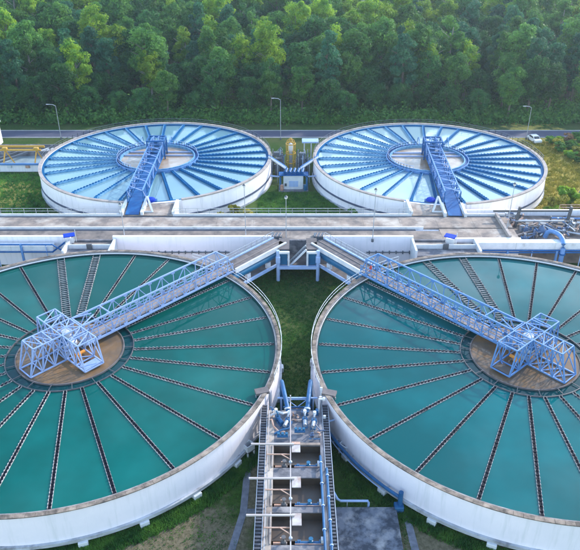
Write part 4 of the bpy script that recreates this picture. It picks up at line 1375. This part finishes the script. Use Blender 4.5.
MB().box(11.9, 12.2, -2.59, 5.19, 0, 1.6).build('end_wall', 'white_paint', pt)
MB().box(-20, 11.9, -2.59, 5.19, 0, 0.5).build('pit_floor', 'mud_pit', pt)
bar_part('blue_pipe', (-20, -3.1, 1.75), (11.4, -3.1, 1.75), 0.38, 'truss_blue', pt)
for k in range(8):
    MB().box(-18 + 3.8 * k, -17.2 + 3.8 * k, -3.2, -2.95, 0.9, 1.5).build('bracket', 'rust' if k % 2 else 'white_paint', pt)
for k in range(2):
    bar_part('grey_pipe', (-1.5 + 2.1 * k, -1.5, 0.9), (4.3 + 2.1 * k, 5.0, 1.5), 0.4, 'galv_dark' if k else 'dark_steel', pt)
eb = thing('blue_pipe', 'thick blue bent pipe against the left side of the back left tank', 'pipe', (-51.6, 133.8, 0))
MB().tube([(-0.6, 0.4, 1.9), (0.2, 0.2, 2.1), (0.6, 0, 1.8), (0.7, -0.1, 1.0), (0.7, -0.1, 0.0)], 0.42, 12).build('pipe', 'truss_blue', eb, True)
MB().tube([(0.7, -0.1, 0.6), (0.7, -0.1, 0.8)], 0.6, 12).build('flange', 'deep_blue', eb)
hs = thing('low_building', 'white flat-roofed building cut off by the left edge of the view', 'building', (-73.5, 150.5, 0))
MB().box(-6.2, 6.2, -2.6, 2.6, 0, 4.9).build('wall', 'white_wall_far', hs)
MB().box(-6.5, 6.5, -2.9, 2.9, 4.9, 5.25).build('roof', 'white_paint', hs)
for x in (-4, 0, 4):
    f = MB().box(x - 0.7, x + 0.7, -2.68, -2.6, 1.4, 3.0).build('window', 'galv', hs)
    MB().box(x - 0.6, x + 0.6, -2.71, -2.68, 1.5, 2.9).build('pane', 'glass_dark', f)
MB().box(5.0, 5.9, -2.68, -2.6, 0, 2.2).build('door', 'pipe_blue', hs)
sl = thing('paved_strip', 'dark paved yard strip with pale pipes behind the yellow gantry', 'yard', (-60, 146.2, 0))
MB().box(-20, 12.5, -2.5, 2.5, 0, 0.06).build('paving', 'asphalt', sl)
for k in range(3):
    bar_part('pale_pipe', (2.2 + 1.3 * k, -2.0, 0.3), (5.0 + 1.3 * k, 1.8, 0.3), 0.3, 'white_paint', sl)
bar_part('fence_wall', (-20, 3.0, 0.4), (13, 3.0, 0.4), 0.3, 'old_concrete', sl, 0.8)

# ------------------------------------------------------------------ right: pipework yard beyond the channel
tag(MB().box(36.1, 95, 94.6, 105.5, 0.0, 3.2).build('yard_slab', 'wet_deck'), kind='structure')
yf = 3.2
pw = thing('pipework', 'dark steel portal frame over the tangled pipework at the right', 'pipe frame', (42.5, 101.2, yf))
for x in (-5.2, 3.2):
    bar_part('post', (x, 0, 0), (x + 0.3, 0, 3.6), 0.35, 'dark_steel', pw, 0.5)
bar_part('cross_beam', (-9.0, 0.6, 2.6), (3.6, 0.6, 2.6), 0.26, 'dark_steel', pw)
bar_part('cross_beam', (-5.4, -0.3, 1.2), (3.4, -0.3, 1.2), 0.2, 'galv', pw)
rr = random.Random(3)
spec = [(38.6, 99.5, 'grey-blue flanged valve with a handwheel just behind the white duct', 'pipe_dull', 0.95),
        (40.6, 98.2, 'largest grey-blue valve at the head of the blue bent pipe', 'pipe_dull', 1.35),
        (37.4, 96.4, 'small grey-blue valve low beside the lamp post', 'pipe_dull', 0.7),
        (46.4, 101.0, 'grey metal pump behind the dark portal frame', 'galv', 1.0),
        (48.6, 100.4, 'grey-blue pump near the right edge of the pipework', 'pipe_dull', 0.9),
        (50.6, 98.2, 'grey metal pump at the far right of the pipework', 'galv', 0.9)]
for x, y, lab, m, s in spec:
    t = thing('valve_unit', lab, 'valve', (x, y, yf), rr.uniform(-0.5, 0.5), 'valves and pumps of the right pipework')
    MB().tube([(-0.9 * s, 0, 0.5 * s), (0.9 * s, 0, 0.5 * s)], 0.28 * s, 12).build('pipe', m, t, True)
    for q in (-0.7, 0.7):
        MB().tube([(q * s - 0.07, 0, 0.5 * s), (q * s + 0.07, 0, 0.5 * s)], 0.42 * s, 12).build('flange', 'pipe_blue' if m != 'galv' else 'galv_dark', t)
    MB().lathe([(0.34 * s, 0.6 * s), (0.38 * s, 0.8 * s), (0.2 * s, 1.2 * s), (0.1 * s, 1.25 * s), (0.1 * s, 1.5 * s)], 12).build('bonnet', m, t, True)
    MB().lathe([(0.36 * s, 1.5 * s), (0.36 * s, 1.56 * s)], 14).build('handwheel', 'galv_dark', t)
    MB().bev(-0.5 * s, 0.5 * s, -0.35 * s, 0.35 * s, 0, 0.18 * s, 0.03).build('base', 'old_concrete', t)
for k, (x0, y0, x1, y1, z, m, lab) in enumerate([
        (36.3, 97.2, 40.5, 99.6, 0.35, 'walk_tan', 'tan pipe lying slanted on the pipework yard'),
        (37.0, 102.4, 44.5, 102.0, 0.6, 'frame_pale', 'pale horizontal pipe at the back of the pipework yard'),
        (43.2, 99.3, 47.8, 97.1, 0.4, 'galv', 'grey pipe running towards the duct behind the blue bend'),
        (47.6, 99.6, 50.8, 96.2, 0.7, 'white_paint', 'white inclined beam at the right of the pipework'),
        (49.6, 100.2, 52.8, 96.8, 0.7, 'white_paint', 'second white inclined beam at the right edge of the pipework'),
        (43.8, 103.2, 52.0, 102.6, 0.7, 'truss_blue', 'blue pipe along the back of the right pipework'),
        (36.6, 100.8, 39.2, 103.6, 0.5, 'rust', 'short rusty pipe end at the left of the pipework'),
        (44.6, 98.0, 46.2, 101.8, 0.5, 'dark_steel', 'dark pipe leaning inside the portal frame'),
        (40.9, 101.2, 43.6, 96.4, 0.3, 'rust', 'long rusty pipe across the middle of the yard'),
        (51.5, 100.8, 56.5, 98.6, 0.6, 'frame_pale', 'pale blue pipe leaving at the right edge')]):
    t = thing('loose_pipe', lab, 'pipe', (x0, y0, yf), 0, 'pipes lying in the right yard')
    dx, dy = x1 - x0, y1 - y0
    if 'beam' in lab:
        bar_part('beam', (0, 0, 1.2), (dx, dy, 0.5), 0.5, m, t, 0.3)
        bar_part('prop', (0.1, 0, 0), (0.1, 0, 1.1), 0.2, 'dark_steel', t)
    else:
        MB().tube([(0, 0, z), (dx * 0.75, dy * 0.75, z), (dx, dy, z + 0.1), (dx, dy, z + 0.7)], 0.17, 8).build('pipe', m, t, True)
        MB().tube([(dx * 0.3, dy * 0.3, z), (dx * 0.33, dy * 0.33, z)], 0.28, 8).build('flange', m, t)
    bar_part('support', (dx * 0.5, dy * 0.5, 0), (dx * 0.5, dy * 0.5, max(0.12, z - 0.15)), 0.2, 'old_concrete', t)
cq = random.Random(12)
for cx_, cy_, lab in ((39.0, 98.6, 'dense cluster of small grey and rusty pipes left of the dark portal frame'), (41.8, 100.4, 'dense cluster of small dark pipes inside the portal frame'),
                      (45.4, 99.4, 'dense cluster of small pipes and brackets right of the portal frame'), (49.8, 102.4, 'dense cluster of small pale pipes at the back right of the yard'),
                      (52.6, 99.6, 'dense cluster of small pipes at the right end of the yard'), (37.6, 103.0, 'low cluster of small pipes against the back wall of the yard')):
    g = thing('pipe_cluster', lab, 'pipework', (cx_, cy_, yf), 0, 'clusters of small pipes in the right yard')
    for k in range(15):
        px_, py_ = cq.uniform(-1.6, 1.6), cq.uniform(-2.0, 2.0)
        m = cq.choice(('galv', 'galv_dark', 'pipe_dull', 'rust', 'dark_steel', 'white_paint', 'pipe_dull', 'walk_tan'))
        z = cq.uniform(0.15, 1.0)
        if k % 3 == 0:
            MB().tube([(px_, py_, 0), (px_, py_, z + 0.6), (px_ + cq.uniform(-.6, .6), py_, z + 0.8)], cq.uniform(0.06, 0.14), 7).build('riser_pipe', m, g, True)
            MB().tube([(px_, py_, z), (px_, py_, z + 0.12)], 0.24, 9).build('flange', m, g)
        elif k % 3 == 1:
            a = cq.uniform(0, 3.14)
            L = cq.uniform(0.8, 2.0)
            MB().tube([(px_ - L * math.cos(a), py_ - L * math.sin(a), z), (px_ + L * math.cos(a), py_ + L * math.sin(a), z)], cq.uniform(0.07, 0.16), 7).build('cross_pipe', m, g, True)
        else:
            MB().bev(px_ - cq.uniform(.15, .4), px_ + cq.uniform(.15, .4), py_ - .25, py_ + .25, 0, z, 0.03).build('block', m, g)
be = thing('blue_pipe', 'thick blue pipe bending down over the white duct at the right', 'pipe', (41.6, 95.6, 0))
MB().tube([(-0.9, 1.0, 3.6), (-0.75, 0.8, 4.5), (-0.45, 0.4, 4.95), (-0.1, -0.2, 5.1), (0.2, -0.9, 5.15), (0.4, -1.7, 5.1), (0.45, -2.6, 4.9), (0.42, -3.2, 4.5), (0.38, -3.5, 3.9), (0.35, -3.6, 3.2), (0.3, -3.65, 0.0)], 0.36, 14).build('pipe', 'truss_blue', be, True)
MB().tube([(0.35, -3.6, 3.1), (0.35, -3.6, 2.9)], 0.5, 14).build('flange', 'deep_blue', be)
bw = thing('boundary_wall', 'low white wall along the back of the right pipework', 'wall', (60, 105.8, 0))
MB().box(-30.3, 36, -0.2, 0.2, 0, 4.2).build('wall', 'white_wall_far', bw)
hr = MB()
rail(hr, [(-14, 0.0, 4.2), (30, 0.0, 4.2)], 0.9, 0.04, 2.0)
hr.build('handrail', 'rust', bw)

# ------------------------------------------------------------------ white car on the road's shoulder
car = thing('parked_car', 'small white car parked beside the road behind the back right tank', 'car', (57.4, 153.6, 0), 1.75)
prof = [(-2.0, 0.35), (-2.05, 0.75), (-1.9, 0.95), (-1.1, 1.02), (-0.5, 1.02), (1.3, 1.05), (1.95, 1.0), (2.05, 0.6), (2.0, 0.35)]


def extr(prof, w0, w1=None):
    mb = MB()
    k = len(prof)
    w1 = w1 or w0
    for s in (-1, 1):
        for x, z in prof:
            mb.v.append((x, s * w0, z))
    mb.f.append(tuple(range(k - 1, -1, -1)))
    mb.f.append(tuple(range(k, 2 * k)))
    for i in range(k):
        j = (i + 1) % k
        mb.f.append((i, j, k + j, k + i))
    return mb


extr(prof, 0.85).build('body', 'car_white', car)
cb = extr([(-1.2, 1.0), (-0.55, 1.5), (0.9, 1.55), (1.75, 1.02)], 0.74).build('cabin', 'car_white', car)
for s in (-1, 1):
    MB().add([(-0.95, s * 0.755, 1.05), (-0.5, s * 0.755, 1.42), (0.85, s * 0.755, 1.46), (1.4, s * 0.755, 1.06)], [(0, 1, 2, 3)]).build('side_window', 'glass_dark', cb)
MB().add([(-1.17, -0.66, 1.06), (-1.17, 0.66, 1.06), (-0.62, 0.62, 1.48), (-0.62, -0.62, 1.48)], [(0, 1, 2, 3)]).build('windscreen', 'glass_dark', cb)
for x in (-1.25, 1.25):
    for s in (-1, 1):
        w = MB().tube([(x, s * 0.70, 0.33), (x, s * 0.90, 0.33)], 0.33, 14).build('wheel', 'rubber', car)
        MB().tube([(x, s * 0.90, 0.33), (x, s * 0.915, 0.33)], 0.2, 12).build('rim', 'galv', w)
for s in (-1, 1):
    MB().box(-2.07, -1.95, s * 0.6 - 0.16, s * 0.6 + 0.16, 0.68, 0.84).build('headlight', 'lamp_glass', car)


# ------------------------------------------------------------------ trees and shrubs
def crown_mesh(name, m, seed, w, z0, z1, blobs, leaves, leaf, lean=0.0, top=1.0):
    """Leaf clumps spread over many lobes inside an uneven crown volume."""
    q = random.Random(seed)
    mb = MB()
    zc, hz = (z0 + z1) / 2, (z1 - z0) / 2
    for _ in range(blobs):
        while True:
            u = Vector((q.uniform(-1, 1), q.uniform(-1, 1), q.uniform(-1, 1)))
            if 0.25 < u.length < 1:
                break
        taper = 1.0 - (1 - top) * max(0.0, u.z)
        c = Vector((u.x * w * 0.78 * taper + lean * u.z, u.y * w * 0.78 * taper, zc + u.z * hz * 0.85))
        br = q.uniform(0.16, 0.40) * w
        for _ in range(leaves):
            d = Vector((q.gauss(0, 1), q.gauss(0, 1), q.gauss(0.25, 0.9)))
            d.normalize()
            p = c + Vector((d.x, d.y, d.z * 0.75)) * br * (q.random() ** 0.35)
            nrm = (d + Vector((q.gauss(0, .55), q.gauss(0, .55), q.gauss(0.25, .45)))).normalized()
            a = nrm.cross(Vector((q.gauss(0, 1), q.gauss(0, 1), q.gauss(0, 1)))).normalized()
            b_ = nrm.cross(a)
            s = leaf * q.uniform(0.6, 1.35)
            o = len(mb.v)
            mb.v += [tuple(p + a * s * 0.9), tuple(p + b_ * s * 0.55 + nrm * s * 0.12), tuple(p - a * s * 0.9), tuple(p - b_ * s * 0.55 - nrm * s * 0.1)]
            mb.f.append((o, o + 1, o + 2, o + 3))
    return mb.mesh('crown', m)


def trunk_mesh(seed, h, r, m, w, limbs=6):
    q = random.Random(seed)
    mb = MB()
    pts = [(0, 0, -0.2)]
    x = y = 0
    for k in range(1, 5):
        x += q.uniform(-0.25, 0.25)
        y += q.uniform(-0.25, 0.25)
        pts.append((x, y, h * k / 4))
    mb.tube(pts, [r * 1.25, r, r * 0.85, r * 0.6, r * 0.3], 7)
    for k in range(limbs):
        z = h * q.uniform(0.4, 0.85)
        a = q.uniform(0, 6.283)
        L = w * q.uniform(0.5, 0.9)
        mb.tube([(x * z / h, y * z / h, z), (x * z / h + math.cos(a) * L * 0.5, y * z / h + math.sin(a) * L * 0.5, z + L * 0.45),
                 (x + math.cos(a) * L, y + math.sin(a) * L, z + L * 0.75)], [r * 0.4, r * 0.28, r * 0.1], 5)
    return mb.mesh('trunk', m)


KINDS_T = [  # adjective, leaf, width, crown z0, z1, blobs, leaves, leaf size, trunk material, top taper
    ('dark green broad', 'leaf_dark', 4.6, 3.0, 16.0, 58, 150, 0.27, 'bark', 0.8),
    ('mid green round', 'leaf_mid', 4.9, 4.0, 17.0, 60, 150, 0.27, 'bark', 0.75),
    ('bright yellow-green', 'leaf_yellow', 4.7, 5.0, 18.5, 56, 145, 0.27, 'bark_pale', 0.7),
    ('bluish green slender', 'leaf_blue', 3.3, 2.5, 18.0, 52, 135, 0.26, 'bark', 0.55),
    ('tall mid green slender', 'leaf_mid', 3.5, 5.5, 20.0, 50, 135, 0.26, 'bark_pale', 0.6),
    ('low dark green bushy', 'leaf_dark', 4.3, 0.8, 10.5, 54, 150, 0.27, 'bark', 0.85),
    ('yellowish green loose', 'leaf_yellow', 3.9, 4.0, 16.5, 42, 125, 0.26, 'bark_pale', 0.7),
]
TREE = []
for i, (adj, lm, w, z0, z1, nb, nl, ls, tm, tp) in enumerate(KINDS_T):
    vs = []
    for s in range(3):
        vs.append((trunk_mesh(100 + 10 * i + s, z1 * 0.82, 0.30, tm, w), crown_mesh('crown', lm, 500 + 10 * i + s, w, z0, z1, nb, nl, ls, 0.5 * (s - 0.5), tp)))
    TREE.append(vs)


ORD = ['first', 'second', 'third', 'fourth', 'fifth', 'sixth', 'seventh', 'eighth', 'ninth', 'tenth', 'eleventh', 'twelfth', 'thirteenth', 'fourteenth',
       'fifteenth', 'sixteenth', 'seventeenth', 'eighteenth', 'nineteenth', 'twentieth']


def ordinal(n):
    if n < 20:
        return ORD[n]
    return ('twenty-' if n < 29 else 'thirty-') + ORD[(n - 20) % 10] if n not in (29, 39) else ('thirtieth' if n == 29 else 'fortieth')


def tree(kind, x, y, sc, label=None, group=None):
    tm_, cm = TREE[kind][rnd.randrange(3)]
    t = thing('forest_tree', label, 'tree', (x, y, 0), rnd.uniform(0, 6.28), group)
    t.scale = (sc * rnd.uniform(0.92, 1.1), sc * rnd.uniform(0.92, 1.1), sc)
    link('trunk', tm_, t)
    link('crown', cm, t)
    return t


rt = random.Random(21)
# a few that stand out in the photograph
tree(2, -55.5, 178, 1.02, 'tallest bright yellow-green tree standing above the left of the forest edge', 'trees that stand out of the forest')
tree(2, -48, 196, 1.12, 'bright yellow-green crown rising behind the forest edge left of the back left tank', 'trees that stand out of the forest')
tree(2, -13, 186, 1.0, 'yellow-green tree lit at its top just left of the forest middle', 'trees that stand out of the forest')
tree(1, 8, 190, 1.1, 'big round mid green tree behind the yellow tower', 'trees that stand out of the forest')
tree(6, 37, 184, 1.05, 'light yellow-green tree behind the back right bridge', 'trees that stand out of the forest')
tree(4, 57, 187, 1.0, 'tall slender tree rising above the right part of the forest', 'trees that stand out of the forest')
nt = 6
yy = 172.0
row = 0
while yy < 285:
    half = 0.45 * yy + 8
    step = 6.6 if row < 4 else 8.0
    xx = -half + rt.uniform(0, step)
    k_in_row = 0
    while xx < half and nt < 298:
        x, y = xx + rt.uniform(-1.8, 1.8), yy + rt.uniform(-2.4, 2.4)
        if row == 0:
            k = rt.choice([5, 5, 5, 1, 5, 0])
            sc = rt.uniform(0.70, 1.05)
        else:
            k = rt.choice([0, 0, 1, 1, 2, 3, 4, 6, 3, 1] + ([5, 5, 5, 5] if row < 3 else []))
            sc = rt.uniform(0.80, 1.2) + 0.04 * row
        tree(k, x, y, sc, '%s tree, %s from the left in the %s row of the forest' % (KINDS_T[k][0], ordinal(k_in_row), ('front', 'second', 'third', 'fourth', 'fifth', 'sixth', 'seventh', 'eighth', 'ninth', 'tenth', 'eleventh', 'last')[row]), 'trees of the forest')
        nt += 1
        k_in_row += 1
        xx += step
    yy += 7.2 if row < 3 else 11.0
    row += 1

# undergrowth along the forest edge: nobody could count it
ug = crown_mesh('undergrowth', 'leaf_dark', 9, 1.0, 0, 1, 1, 1, 0.3)
um = MB()
q = random.Random(77)
for _ in range(5200):
    bx, by = q.uniform(-115, 115), 167.2 + abs(q.gauss(0, 9))
    br = q.uniform(0.6, 2.2)
    for _ in range(20):
        p = Vector((bx + q.gauss(0, br * .6), by + q.gauss(0, br * .5), abs(q.gauss(0, br * 0.8)) + 0.05))
        nrm = Vector((q.gauss(0, .7), q.gauss(-.3, .7), 0.8)).normalized()
        a = nrm.cross(Vector((q.gauss(0, 1), q.gauss(0, 1), q.gauss(0, 1)))).normalized()
        b_ = nrm.cross(a)
        s = q.uniform(0.2, 0.45)
        o = len(um.v)
        um.v += [tuple(p + a * s), tuple(p + b_ * s * .6), tuple(p - a * s), tuple(p - b_ * s * .6)]
        um.f.append((o, o + 1, o + 2, o + 3))
tag(um.build('undergrowth', 'leaf_mid'), 'mixed green undergrowth along the foot of the forest', 'undergrowth', None, 'stuff')


def tufts(name, m, spots, n, hgt, label, cat, seed):
    q = random.Random(seed)
    mb = MB()
    for _ in range(n):
        bx, by = spots(q)
        for _ in range(7):
            a = q.uniform(0, 6.283)
            L = hgt * q.uniform(0.5, 1.3)
            p = Vector((bx + q.gauss(0, .12), by + q.gauss(0, .12), 0))
            d = Vector((math.cos(a) * .6, math.sin(a) * .6, 1)) * L
            sd = Vector((-math.sin(a), math.cos(a), 0)) * 0.05
            o = len(mb.v)
            mb.v += [tuple(p - sd), tuple(p + sd), tuple(p + d)]
            mb.f.append((o, o + 1, o + 2))
    tag(mb.build(name, m), label, cat, None, 'stuff')


def ring_spot(key, a0, a1, r0, r1):
    cx, cy = TANKS[key]
    def f(q):
        a = R(q.uniform(a0, a1))
        r = r0 + (r1 - r0) * q.random() ** 1.6
        return cx + r * math.cos(a), cy + r * math.sin(a)
    return f


tufts('grass', 'leaf_mid', ring_spot('fl', -110, -15, 25.0, 26.6), 5200, 0.30, 'ragged grass along the foot of the front left tank', 'grass', 1)
tufts('grass', 'leaf_mid', ring_spot('fr', 195, 285, 25.0, 26.4), 4200, 0.28, 'ragged grass along the foot of the front right tank', 'grass', 2)
tufts('grass', 'leaf_dark', lambda q: (q.uniform(-12.0, 14.0), q.uniform(56.5, 93)), 11000, 0.15, 'dark rough grass in the gap between the front tanks', 'grass', 3)
tufts('grass', 'leaf_olive', lambda q: (q.uniform(44, 76), q.uniform(107, 153)), 9000, 0.5, 'dry yellow grass in the right field', 'grass', 4)
tufts('grass', 'leaf_mid', lambda q: (q.uniform(-6, 9), q.uniform(104, 123)), 3500, 0.35, 'green grass in front of the white housing', 'grass', 5)
tufts('grass', 'leaf_mid', lambda q: (q.uniform(-78, -46), q.uniform(105, 133)), 6000, 0.40, 'patchy grass beside the back left tank', 'grass', 6)
tufts('grass', 'leaf_mid', lambda q: (q.choice((q.uniform(-20, -5.0), q.uniform(5.4, 11))), q.uniform(36, 53)), 2600, 0.10, 'short patchy grass around the footpath and pad', 'grass', 8)

SHRUB = {}


def shrub(x, y, sc, m, label, group, zsc=1.0):
    if m not in SHRUB:
        SHRUB[m] = (trunk_mesh(7, 1.2, 0.07, 'bark', 0.9, 5), crown_mesh('crown', m, 31, 1.25, 0.15, 2.2, 16, 75, 0.17))
    t = thing('shrub', label, 'shrub', (x, y, 0), rnd.uniform(0, 6.28), group)
    t.scale = (sc, sc, sc * zsc)
    link('stem', SHRUB[m][0], t)
    link('foliage', SHRUB[m][1], t)


for k, (x, y, s) in enumerate(((49.0, 113.5, 1.8), (51.2, 115.4, 2.1), (52.6, 112.2, 1.6), (47.0, 110.6, 1.4))):
    shrub(x, y, s, ('leaf_olive', 'leaf_yellow')[k % 2], ('large yellowish bush at the right foot of the back right tank', 'tallest yellow-green bush beside the back right tank',
          'small olive bush before the lamp post in the dry field', 'low yellow-green bush touching the back right tank wall')[k], 'bushes beside the back right tank')
for k in range(4):
    shrub((-10.2, -7.6, -12.4, 11.2)[k], (112.2, 111.0, 110.2, 111.4)[k], (1.1, 0.9, 0.8, 0.9)[k], 'leaf_olive' if k < 3 else 'leaf_mid',
          ('pale bush at the right foot of the back left tank', 'small bush in the grass before the white housing', 'smallest bush close against the back left tank wall', 'green bush at the left foot of the back right tank')[k],
          'bushes at the feet of the back tanks')
for k, (x, y, s, m) in enumerate(((-49.4, 118.6, 0.9, 'leaf_mid'), (-47.2, 115.4, 0.9, 'leaf_mid'), (-45.0, 112.4, 0.8, 'leaf_dark'))):
    shrub(x, y, s, m, ('round bush at the left foot of the back left tank', 'middle bush in the row under the back left tank', 'darkest bush of the row under the back left tank')[k], 'bushes in a row by the back left tank')
rs = random.Random(5)
hk = 0
for r_ in range(5):
    for c_ in range(9):
        x = 60.5 + r_ * 2.4 + (152 - 128) / 9 * c_ * 0.15 + rs.uniform(-.4, .4)
        y = 152.5 - c_ * 2.6 + r_ * 0.8 - rs.uniform(0, 1)
        m = ('leaf_mid', 'leaf_yellow', 'leaf_olive', 'leaf_mid', 'leaf_mid')[(r_ + c_ * 2) % 5]
        if r_ == 2 and c_ == 0:
            m = 'leaf_rust'
        lab = '%s garden bush, %s from the road in the %s row of the planted plot' % (
            {'leaf_mid': 'green', 'leaf_yellow': 'yellow-green', 'leaf_olive': 'yellowish', 'leaf_rust': 'reddish brown'}[m], ordinal(c_), ordinal(r_))
        shrub(x, y, rs.uniform(0.85, 1.35), m, lab, 'bushes in the planted plot', 0.8)

# ------------------------------------------------------------------ thin morning haze over the whole plant
hz = MB().box(-330, 330, -40, 420, -1.0, 62.0).build('haze', 'white_paint')
hm = bpy.data.materials.new('haze')
hm.use_nodes = True
hn, hl = hm.node_tree.nodes, hm.node_tree.links
hn.remove(hn['Principled BSDF'])
pv = hn.new('ShaderNodeVolumePrincipled')
pv.inputs['Color'].default_value = (0.66, 0.83, 1.0, 1)
pv.inputs['Density'].default_value = 0.00022
pv.inputs['Anisotropy'].default_value = 0.55
hl.new(pv.outputs[0], hn['Material Output'].inputs['Volume'])
hz.data.materials[0] = hm
tag(hz, 'thin pale morning haze hanging over the plant and the forest', 'haze', None, 'stuff')
